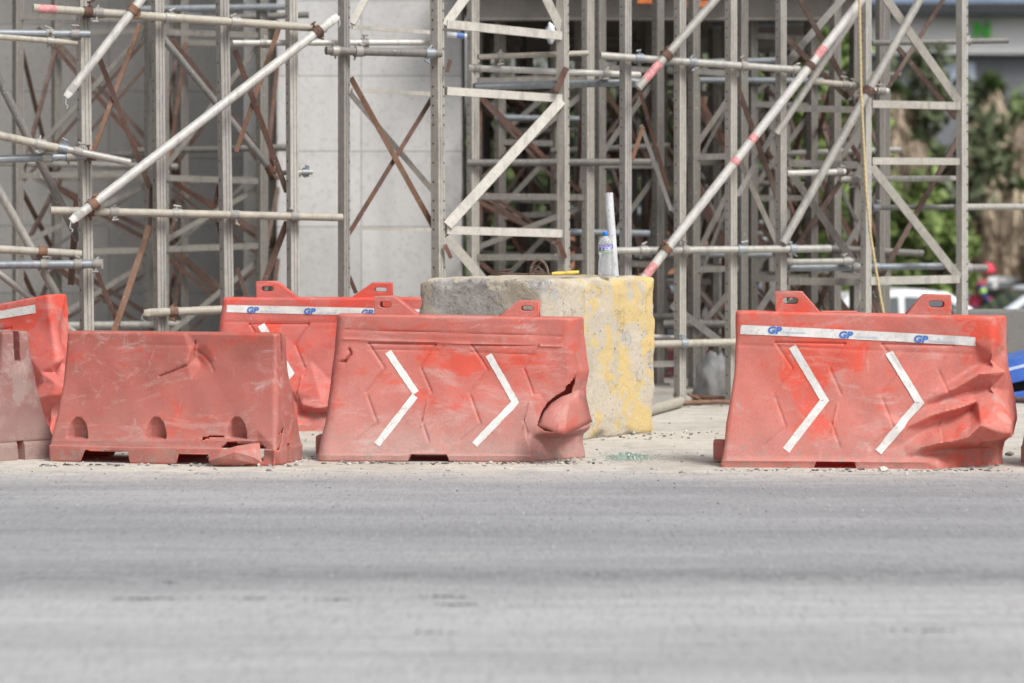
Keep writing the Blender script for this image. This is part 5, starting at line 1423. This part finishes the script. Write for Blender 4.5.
def leaf_mat(name, c, scale=2.0):
    t = NT(name); n = t.noise(scale, 4, .6)
    col = t.ramp(n, [(.3, tuple(x * .55 for x in c)), (.5, c), (.7, tuple(min(1, x * 1.5) for x in c))])
    t.p.inputs['Subsurface Weight'].default_value = 0.0
    return t.done(col, .65, 0, .25)
M['leaf'] = leaf_mat('leaf_green', (.11, .155, .055)); M['leaf2'] = leaf_mat('leaf_dark_green', (.095, .115, .062)); M['leaf3'] = leaf_mat('leaf_light_green', (.17, .235, .075))
M['straw'] = leaf_mat('dry_frond', (.52, .42, .30), 1.6); M['bark'] = simple('bark', (.14, .10, .07), .95, var=.4)
M['straw2'] = leaf_mat('dry_frond_grey', (.38, .30, .225), 1.6); M['straw3'] = leaf_mat('dry_frond_dark', (.13, .10, .075), 1.6)
M['yucca'] = leaf_mat('yucca_leaf', (.085, .135, .04), 3)

def tree(label, px, Z, ztop, rad, mat, n=3200, leaf=.22, name='tree'):
    x = (px - 512) * Z / F; g = gz(Z); base = Vector((x, Z, g))
    t = empty(name, base, label, 'tree')
    h = ztop - g
    rr = random.Random(int(px))
    mb = MB(); mb.path([base, base + Vector((.1, 0, h * .3)), base + Vector((-.05, .1, h * .6))], [.16 * h / 5, .12 * h / 5, .06 * h / 5], 9)
    for k in range(6):
        a = rr.random() * 6.28; s = base + Vector((0, 0, h * rr.uniform(.3, .55))); e = s + Vector((math.cos(a) * rad * .6, math.sin(a) * rad * .6, h * .25)); mb.path([s, s.lerp(e, .5) + Vector((0, 0, .1)), e], [.05, .035, .015], 6)
    mb.build('trunk', M['bark'], t)
    mb = MB(); cz = g + h * .62; hz = h * .40
    clumps = []
    for k in range(46):
        while True:
            v = Vector((rr.uniform(-1, 1), rr.uniform(-1, 1), rr.uniform(-1, 1)))
            if .35 < v.length < 1: break
        clumps.append((base + Vector((v.x * rad, v.y * rad, cz - g + v.z * hz)), rr.uniform(.22, .42) * rad))
    vs = []; fs = []
    for k in range(n):
        c, r_ = rr.choice(clumps); d = Vector((rr.gauss(0, 1), rr.gauss(0, 1), rr.gauss(0, .8))); d = d.normalized() * r_ * rr.random() ** .5
        p = c + d; a = Vector((rr.gauss(0, 1), rr.gauss(0, 1), rr.gauss(0, 1))).normalized() * leaf * rr.uniform(.5, 1); q = a.cross(Vector((rr.gauss(0, 1), rr.gauss(0, 1), rr.gauss(0, 1)))).normalized() * leaf * .35
        i = len(vs); vs += [p - a, p + q, p + a, p - q]; fs.append((i, i + 1, i + 2, i + 3))
    mb.add(vs, fs, False); mb.build('crown', M[mat], t, fix=False)

def yucca(label, heads, Z, name='yucca'):
    """heads: (px, y of head, head radius px, skirt bottom y)"""
    px0 = sum(h[0] for h in heads) / len(heads); g = gz(Z); base = Vector(((px0 - 512) * Z / F, Z, g))
    t = empty(name, base, label, 'yucca'); rr = random.Random(int(px0 * 3))
    tr = MB(); sk = MB(); gr = MB()
    for hd_ in heads:
        px, py, rp, sb = hd_[:4]; gs = hd_[4] if len(hd_) > 4 else 1.0
        c = P(px, py, Z + rr.uniform(-.3, .3)); rad = rp * Z / F
        tr.path([base + Vector((rr.uniform(-.1, .1), 0, 0)), base.lerp(c, .5) + Vector((rr.uniform(-.15, .15), 0, 0)), c], [.2, .15, .12], 8)
        vs = []; fs = []
        for k in range(230):
            d = Vector((rr.gauss(0, 1), rr.gauss(0, 1), rr.gauss(.35, .9))).normalized(); L = rad * gs * rr.uniform(.75, 1.1)
            s = d.cross(Vector((0, .3, 1))).normalized() * rad * .045; i = len(vs)
            vs += [c - s, c + s, c + d * L * .6 + s, c + d * L + Vector((0, 0, -.1 * L)), c + d * L * .6 - s]; fs.append((i, i + 1, i + 2, i + 3, i + 4))
        gr.add(vs, fs, False)
        zb = P(px, sb, Z).z; vs = []; fs = []
        for k in range(620):
            a = rr.random() * 6.28; zt = rr.uniform(zb, c.z); rr_ = rad * rr.uniform(.15, 1.7) * (.6 + .4 * (zt - zb) / max(.1, c.z - zb)); p = Vector((c.x + math.cos(a) * rr_ * .5, c.y + math.sin(a) * rr_ * .5, zt))
            w_ = rr.uniform(.1, .75); e = p + Vector((math.cos(a) * rad * w_, math.sin(a) * rad * w_, -rad * rr.uniform(.5, 1.3))); s = Vector((-math.sin(a), math.cos(a), 0)) * rad * .055; i = len(vs)
            vs += [p - s, p + s, e + s * .4, e - s * .4]; fs.append((i, i + 1, i + 2, i + 3))
        cols = [rr.choice([0, 0, 1, 1, 2]) for _ in fs]
        for f_, c_ in zip(fs, cols):
            sk.mat(c_); sk.add([vs[q] for q in f_], [(0, 1, 2, 3)], False)
    tr.build('trunk', M['bark'], t); sk.build('dry_skirt', [M['straw'], M['straw2'], M['straw3']], t, fix=False); gr.build('leaves', M['yucca'], t, fix=False)

tree('bright green tree seen through the scaffold left of the yellow rope', 822, 55, 4.9, 1.35, 'leaf3')
tree('dark green tree behind the right welded frame', 915, 62, 4.6, 1.7, 'leaf2')
tree('small green tree low behind the right frame', 925, 52, 1.9, .8, 'leaf3', 2000)
tree('green tree deep behind the centre of the scaffold', 745, 60, 4.8, 1.9, 'leaf')
tree('dark tree far behind the pale welded frame', 560, 66, 4.8, 2.6, 'leaf2')
tree('green tree behind the posts right of the bottle', 668, 70, 5.2, 2.2, 'leaf2')
yucca('yucca with a brown dry skirt at the right edge under the white building', [(990, 88, 22, 230), (1022, 120, 22, 250, .3), (1048, 100, 24, 240), (972, 120, 18, 235, .4), (1000, 130, 20, 250, .2)], 64)
yucca('green topped yucca at the right edge beside the yellow sign', [(1016, 188, 18, 245), (1040, 200, 18, 250)], 61)
yucca('yucca with a long straw skirt just right of the yellow rope', [(893, 92, 18, 205), (914, 140, 15, 200, .5), (880, 115, 14, 205, .4)], 60)
yucca('yucca with hanging straw leaves behind the marked diagonal', [(812, 92, 20, 170), (838, 105, 16, 150), (702, 110, 18, 210), (676, 140, 14, 210)], 62)
yucca('low spiky yucca behind the lower right of the welded frame', [(943, 228, 20, 265)], 58)
yucca('dry brown yucca clump behind the last post at the right', [(985, 170, 17, 258, .3), (1003, 200, 16, 262, .2), (960, 190, 14, 255, .4)], 62.5)
tree('light green shrub behind the rope, low in the scaffold', 850, 57, 2.6, 1.0, 'leaf3', 2200)
tree('light green tree at the top between the diagonals', 800, 66, 5.6, 1.7, 'leaf3', 2600)

def treeline():
    mb = MB(); rr = random.Random(5); vs = []; fs = []
    for k in range(20000):
        x = rr.uniform(-14, 40); y = 78 + rr.uniform(-2, 2); top = 4.3 - 1.6 * math.exp(-((x - 11.3) / 1.3) ** 2) + 1.2 * mnoise.noise((x * .25, 0, 0)) + .8 * mnoise.noise((x * .9, 3, 0))
        z = gz(78) + (top - gz(78)) * rr.random() ** .8; p = Vector((x, y, z)); a = Vector((rr.gauss(0, 1), rr.gauss(0, 1), rr.gauss(0, 1))).normalized() * rr.uniform(.2, .42); q = a.cross(Vector((rr.gauss(0, 1), rr.gauss(0, 1), rr.gauss(0, 1)))).normalized() * .2
        i = len(vs); vs += [p - a, p + q, p + a, p - q]; fs.append((i, i + 1, i + 2, i + 3))
    mb.add(vs, fs, False); tag(mb.build('treeline', M['leaf'], fix=False), 'mass of dark green shrubs and trees far behind the scaffold', 'trees', kind='stuff')
treeline()

def buildings():
    Z = 90; s = Z / F
    def X(px): return (px - 512) * s
    def H(py): return CAMH - (py - HZ) * s
    t = empty('shop_building', (X(980), Z + 6, gz(Z)), 'white fascia building with green letter sign behind the yuccas at top right', 'building')
    wall = simple('grey_shop_wall', (.17, .175, .19), .8, var=.15, scale=1); white = simple('white_fascia', (.72, .72, .72), .6, var=.05, scale=1)
    mb = MB(); mb.box(((X(870) + X(1500)) / 2, Z + 6, (H(54) + gz(Z)) / 2), (X(1500) - X(870), 11.4, H(54) - gz(Z))); mb.build('wall', wall, t)
    mb = MB(); mb.box(((X(862) + X(1500)) / 2, Z + 5.6, (H(16) + H(54)) / 2), (X(1500) - X(862), 11.6, H(16) - H(54))); mb.build('fascia', white, t)
    mb = MB(); mb.box(((X(855) + X(1500)) / 2, Z + 5.2, (H(5) + H(15.9)) / 2), (X(1500) - X(855), 12.4, H(5) - H(15.9))); mb.build('roof', simple('dark_roof', (.035, .037, .042), .5), t)
    mb = MB(); mb.box(((X(855) + X(1500)) / 2, Z + 7, (H(-60) + H(4.9)) / 2), (X(1500) - X(855), 11, H(-60) - H(4.9))); mb.build('upper_storey', simple('blue_grey_glass', (.22, .27, .38), .2, var=.2, scale=.6), t)
    fr = MB(); fr.box(((X(946) + X(976)) / 2, Z + .28, (H(62) + H(95)) / 2), (X(976) - X(946), .1, H(62) - H(95))); f = fr.build('window', simple('pale_window_frame', (.5, .54, .6), .5), t)
    g = MB(); g.box((X(954), Z + .21, (H(65) + H(92)) / 2), ((X(960) - X(948.5)), .04, H(65) - H(92))); g.box((X(968), Z + .21, (H(65) + H(92)) / 2), ((X(974) - X(962)), .04, H(65) - H(92))); g.build('pane', simple('window_glass', (.45, .52, .62), .15), f)
    cu = bpy.data.curves.new('sign_letter', 'FONT'); cu.body = 'N'; cu.size = 16 * s / .70; cu.extrude = .05; cu.offset = .03
    to = bpy.data.objects.new('sign_letter', cu); COL.objects.link(to); bpy.context.view_layer.update()
    me = bpy.data.meshes.new_from_object(to.evaluated_get(bpy.context.evaluated_depsgraph_get())); bpy.data.objects.remove(to)
    for v in me.vertices: v.co = Vector((X(971.5) + v.co.x * 1.0, Z - .30 - v.co.z, H(38.5) + v.co.y))
    me.materials.clear(); me.materials.append(simple('sign_green', (.07, .50, .04), .4, var=.05)); link_mesh('sign_letter', me, t)
    # pink house
    Z2 = 68; s2 = Z2 / F
    def X2(px): return (px - 512) * s2
    def H2(py): return CAMH - (py - HZ) * s2
    t = empty('pink_house', (X2(945), Z2 + 3, gz(Z2)), 'pink walled house behind the right frame and the yuccas', 'house')
    pk = simple('pink_wall', (.40, .235, .235), .85, var=.15, scale=.8)
    mb = MB(); mb.box(((X2(926) + X2(1060)) / 2, Z2 + 3, (H2(165) + gz(Z2)) / 2), (X2(1060) - X2(926), 5, H2(165) - gz(Z2))); mb.build('wall', pk, t)
    mb = MB(); mb.box(((X2(923) + X2(1062)) / 2, Z2 + 3, H2(165) + .06), (X2(1062) - X2(923), 5.3, .14)); mb.build('roof', simple('roof_grey', (.25, .23, .22), .8), t)
    for a, b_ in ((975, 990), (1010, 1026)):
        f = MB(); f.box(((X2(a) + X2(b_)) / 2, Z2 + .47, H2(225)), (X2(b_) - X2(a), .12, .55)); fo = f.build('window', simple('white_frame', (.6, .6, .6), .6), t)
        g = MB(); g.box(((X2(a) + X2(b_)) / 2, Z2 + .40, H2(225)), ((X2(b_) - X2(a)) * .8, .04, .42)); g.build('pane', simple('dark_glass', (.08, .09, .1), .1), fo)
    # terracotta shed behind the centre
    Z3 = 44; s3 = Z3 / F
    def X3(px): return (px - 512) * s3
    def H3(py): return CAMH - (py - HZ) * s3
    t = empty('brick_shed', (X3(705), Z3 + 1.5, gz(Z3)), 'low orange brick shed seen between the posts right of the bottle', 'shed')
    br = NT('orange_brick'); bt = br.n.new('ShaderNodeTexBrick'); bt.inputs['Scale'].default_value = 4; bt.inputs['Color1'].default_value = (.40, .15, .075, 1); bt.inputs['Color2'].default_value = (.48, .21, .11, 1); bt.inputs['Mortar'].default_value = (.3, .26, .22, 1)
    cx = br.n.new('ShaderNodeCombineXYZ'); s_ = br.sep(); br.l.new(s_[0], cx.inputs[0]); br.l.new(s_[2], cx.inputs[1]); br.l.new(cx.outputs[0], bt.inputs['Vector'])
    mb = MB(); mb.box(((X3(560) + X3(748)) / 2, Z3 + 1.5, (H3(214) + gz(Z3)) / 2), (X3(748) - X3(560), 2.6, H3(214) - gz(Z3))); mb.build('wall', br.done(bt.outputs['Color'], .9), t)
    mb = MB(); mb.box(((X3(556) + X3(752)) / 2, Z3 + 1.5, H3(210)), (X3(752) - X3(556), 3.0, .10)); mb.build('roof', M['galv_blue'], t)
    for a, b_ in ((640, 668), (580, 604)):
        mb = MB(); mb.box(((X3(a) + X3(b_)) / 2, Z3 + .17, H3(235)), (X3(b_) - X3(a), .06, .12)); mb.build('window', M['hole'], t)
buildings()

def car(label, px, Z, heading, paint, kind='sedan', name='parked_car', flip=False, L=4.4, H=1.46):
    x = (px - 512) * Z / F; g = gz(Z); t = empty(name, (x, Z, g), label, 'car')
    Rz = Matrix.Rotation(heading, 3, 'Z'); base = Vector((x, Z, g))
    W = .86; k = L / 4.4; hh = H / 1.46
    def T(v): return base + Rz @ Vector((v[0] * k, v[1], v[2] * hh))
    low = [(-2.15, .30), (-2.2, .55), (-2.12, .82), (-1.5, .92), (1.0, .90), (1.75, .80), (2.15, .66), (2.2, .40), (2.1, .28)]
    if kind == 'suv': low = [(-2.1, .35), (-2.2, .60), (-2.15, 1.0), (1.0, 1.02), (1.8, .95), (2.15, .80), (2.2, .45), (2.1, .32)]; roof = [(-2.1, 1.0), (-1.9, 1.62), (.35, 1.66), (1.1, 1.02)]
    elif kind == 'van': low = [(-2.2, .3), (-2.25, .6), (-2.25, 1.0), (1.6, 1.0), (2.15, .85), (2.25, .4), (2.15, .3)]; roof = [(-2.22, 1.0), (-2.15, 1.72), (.9, 1.72), (1.65, 1.0)]
    else: roof = [(-1.65, .91), (-1.0, 1.38), (-.3, 1.46), (.25, 1.43), (1.05, .90)]
    mb = MB()
    a = [T((p[0], -W, p[1])) for p in low]; mb.prism(a, Rz @ Vector((0, 2 * W, 0))); mb.build('body', paint, t, bevel=.06)
    mb = MB(); n = len(roof); zr = max(p[1] for p in roof)
    def ins(p): return W - .03 - .14 * (p[1] - .9) / (zr - .9)
    vs = [T((p[0], -ins(p), p[1])) for p in roof] + [T((p[0], ins(p), p[1])) for p in roof]
    mb.add(vs, [tuple(range(n)), tuple(range(2 * n - 1, n - 1, -1))] + [(i, n + i, n + (i + 1) % n, (i + 1) % n) for i in range(n)], False); mb.build('cabin', paint, t, bevel=.04)
    gl = M.setdefault('car_glass', simple('car_glass', (.06, .075, .085), .06, var=.1, spec=.8))
    def win(pts, name='window'):
        for s in (-1, 1):
            mb = MB(); mb.add([T((q[0], s * (ins(q) + .012), q[1])) for q in pts], [tuple(range(len(pts)))], False); mb.build(name, gl, t, fix=False)
    zt = zr - .09
    xl = np.interp(.98 if kind == 'sedan' else 1.08, [roof[0][1], roof[1][1]], [roof[0][0], roof[1][0]]) + .12; xlt = roof[1][0] + .14
    xr = np.interp(-(1.0 if kind == 'sedan' else 1.1), [-roof[-2][1], -roof[-1][1]], [roof[-2][0], roof[-1][0]]) - .12; xrt = roof[-2][0] - .02
    zb = .96 if kind == 'sedan' else 1.08
    mid = (xl + xr) / 2
    ztl = min(zt, roof[1][1] - .05)
    win([(xl, zb), (mid - .04, zb), (mid - .04, zt), (xlt, ztl)]); win([(mid + .04, zb), (xr, zb), (xrt, zt - .02), (mid + .04, zt)])
    p, q = roof[-1], roof[-2]
    def lerp(u, s): z = p[1] + (q[1] - p[1]) * u; xx = p[0] + (q[0] - p[0]) * u; return T((xx + .015, s * (ins((xx, z)) - .1), z + .012))
    mb = MB(); mb.add([lerp(.1, -1), lerp(.1, 1), lerp(.9, 1), lerp(.9, -1)], [(0, 1, 2, 3)], False); mb.build('windscreen', gl, t, fix=False)
    p, q = roof[0], roof[1]
    def lerp(u, s): z = p[1] + (q[1] - p[1]) * u; xx = p[0] + (q[0] - p[0]) * u; return T((xx - .015, s * (ins((xx, z)) - .12), z + .012))
    mb = MB(); mb.add([lerp(.15, -1), lerp(.15, 1), lerp(.88, 1), lerp(.88, -1)], [(0, 1, 2, 3)], False); mb.build('rear_window', gl, t, fix=False)
    for wx in (-1.35, 1.4):
        for s in (-1, 1):
            mb = MB(); mb.tube(T((wx, s * (W - .18), .31)), T((wx, s * (W + .012), .31)), .31, .31, 22); w_ = mb.build('wheel', M.setdefault('tyre', simple('tyre', (.025, .025, .025), .9)), t)
            mb = MB(); mb.tube(T((wx, s * (W + .012), .31)), T((wx, s * (W + .022), .31)), .19, .17, 18); mb.build('rim', M.setdefault('rim', simple('rim', (.4, .4, .42), .4, .6)), w_)
    for s in (-1, 1):
        mb = MB(); mb.box(T((2.1, s * .6, .68)), (.2, .32, .13), Rz); mb.build('headlight', M.setdefault('lamp', simple('lamp_glass', (.6, .62, .65), .15)), t)
        mb = MB(); mb.box(T((-2.14, s * .66, .85 if kind != 'sedan' else .76)), (.1, .24, .2), Rz); mb.build('tail_light', M.setdefault('tail', simple('tail_red', (.35, .02, .03), .2)), t)

def paint(name, c): return simple(name, c, .25, 0, .05, 2, .6)
car('white saloon car with its roof showing left of the right barrier lug', 917, 38.5, R(3), paint('white_car_paint', (.72, .73, .74)))
car('pale blue white car at the right edge behind the low wall', 1043, 44, R(183), paint('pale_car_paint', (.58, .64, .70)))
car('black tall car at the right edge behind the worker', 1092, 58, R(-165), paint('black_car_paint', (.02, .021, .024)), 'suv', H=1.95)
car('maroon van low behind the posts right of the concrete block', 556, 33.5, R(2), paint('maroon_paint', (.085, .022, .025)), 'van', 'parked_van', L=5.0, H=1.42)
car('blue grey van behind the bright barrier left lug', 694, 41, R(2), paint('blue_grey_paint', (.17, .20, .25)), 'van', 'parked_van', L=4.6, H=1.32)
car('white car glimpsed between the worker and the last post', 1000, 62, R(8), paint('white_paint', (.68, .68, .68)))
car('silver car far behind the right frame bottom rung', 905, 62, R(4), paint('silver_paint', (.52, .53, .54)))

def sign():
    Z = 66; p = P(1019, 237, Z); g = gz(Z)
    t = empty('road_sign', (p.x, Z, g), 'small round yellow road sign at the right edge', 'road sign')
    mb = MB(); mb.tube((p.x, Z + .04, g), (p.x, Z + .04, p.z + .1), .03, .03, 10); mb.build('pole', M['galv'], t)
    mb = MB(); mb.tube((p.x, Z, p.z), (p.x, Z + .02, p.z), .15, .15, 24); mb.build('plate', simple('sign_yellow', (.50, .30, .03), .5, var=.05), t)
sign()

def person():
    Z = 56; g = gz(Z); foot = P(972, 330, Z); x = foot.x; s = Z / F
    t = empty('person', (x, Z, g), 'worker in red and navy clothes with lime armband and red helmet, leaning forward', 'person')
    # joints (m): leaning to the right, weight on both feet
    J = [('pelvis', (0.0, 0, .90), .155), ('waist', (.03, 0, 1.06), .145), ('chest', (.10, 0, 1.28), .165), ('neck', (.20, 0, 1.46), .062), ('skull', (.27, 0, 1.56), .085), ('crown', (.30, 0, 1.66), .08),
         ('hipL', (-.02, -.10, .86), .10), ('kneeL', (.06, -.12, .48), .065), ('ankL', (-.04, -.13, .09), .045), ('toeL', (.12, -.14, .04), .04),
         ('hipR', (-.02, .10, .86), .10), ('kneeR', (.10, .12, .48), .065), ('ankR', (.04, .13, .09), .045), ('toeR', (.20, .14, .04), .04),
         ('shL', (.12, -.19, 1.38), .068), ('elL', (.22, -.24, 1.12), .045), ('wrL', (.40, -.16, 1.00), .032), ('haL', (.48, -.14, .98), .036),
         ('shR', (.12, .19, 1.38), .068), ('elR', (.26, .24, 1.14), .045), ('wrR', (.45, .16, 1.08), .032), ('haR', (.53, .14, 1.07), .036)]
    idx = {n: i for i, (n, _, _) in enumerate(J)}
    E = [('pelvis', 'waist'), ('waist', 'chest'), ('chest', 'neck'), ('neck', 'skull'), ('skull', 'crown'), ('pelvis', 'hipL'), ('hipL', 'kneeL'), ('kneeL', 'ankL'), ('ankL', 'toeL'), ('pelvis', 'hipR'), ('hipR', 'kneeR'), ('kneeR', 'ankR'), ('ankR', 'toeR'),
         ('chest', 'shL'), ('shL', 'elL'), ('elL', 'wrL'), ('wrL', 'haL'), ('chest', 'shR'), ('shR', 'elR'), ('elR', 'wrR'), ('wrR', 'haR')]
    b = Vector((x, Z, g))
    for side in 'LR':          # five fingers on each hand
        h = Vector(J[idx['ha' + side]][1]); sg = -1 if side == 'L' else 1
        for f, (dy, dz, L) in enumerate(((-.03, .012, .075), (-.01, .012, .085), (.01, .010, .08), (.03, .006, .065), (-.045 * sg, -.005, .05))):
            J.append((f'f{side}{f}', tuple(h + Vector((L * .6, dy, dz))), .0105)); J.append((f'g{side}{f}', tuple(h + Vector((L, dy * 1.1, dz - .025))), .009))
            idx[f'f{side}{f}'] = len(J) - 2; idx[f'g{side}{f}'] = len(J) - 1; E += [('ha' + side, f'f{side}{f}'), (f'f{side}{f}', f'g{side}{f}')]
    me = bpy.data.meshes.new('body'); me.from_pydata([b + Vector(p) for _, p, _ in J], [(idx[a], idx[c]) for a, c in E], [])
    o = link_mesh('body', me, t); sk = o.modifiers.new('skin', 'SKIN'); sk.use_smooth_shade = True
    for i, (n, p, r_) in enumerate(J): me.skin_vertices[0].data[i].radius = (r_, r_ * (.8 if n in ('waist', 'chest', 'pelvis') else 1))
    me.skin_vertices[0].data[0].use_root = True
    sb = o.modifiers.new('smooth', 'SUBSURF'); sb.levels = 1; sb.render_levels = 1
    m = NT('work_clothes'); sp = m.sep(m.co((1, 1, 1), tuple(-v for v in b)))
    # red jacket front, navy sleeves and trousers split by position on the figure
    ramp = m.ramp(m.math('MULTIPLY', sp[2], .5), [(.0, (.03, .03, .03)), (.055, (.03, .04, .10)), (.49, (.03, .045, .14)), (.50, (.40, .03, .05)), (.715, (.40, .03, .05)), (.73, (.30, .17, .12)), (1, (.30, .17, .12))], 'CONSTANT')
    navy = m.ramp(m.math('ADD', sp[1], .5), [(0, 1.0), (.33, 1.0), (.36, 0.0)])
    up = m.ramp(m.math('MULTIPLY', sp[2], .5), [(.5, 0.0), (.51, 1.0), (.69, 1.0), (.70, 0.0)], 'CONSTANT')
    col = m.mix(m.math('MULTIPLY', navy, up), ramp, (.035, .06, .17))
    me.materials.append(m.done(col, .8))
    mb = MB(); hc = b + Vector((.295, 0, 1.655))
    prof = [(.125, -.02), (.122, .02), (.112, .065), (.085, .105), (.045, .128), (.001, .135)]
    lathe(mb, hc, prof, 20); lathe(mb, hc, [(.10, -.02), (.165, -.03), (.168, -.022), (.125, -.008)], 20)
    mb.build('helmet', simple('helmet_red', (.62, .045, .085), .35, var=.05), t)
    mb = MB(); c0, c1 = b + Vector((.145, -.205, 1.30)), b + Vector((.175, -.225, 1.235)); mb.tube(c0, c1, .066, .063, 14, caps=False); mb.build('reflective_band', simple('lime_band', (.38, .65, .12), .5), t, fix=False)
person()
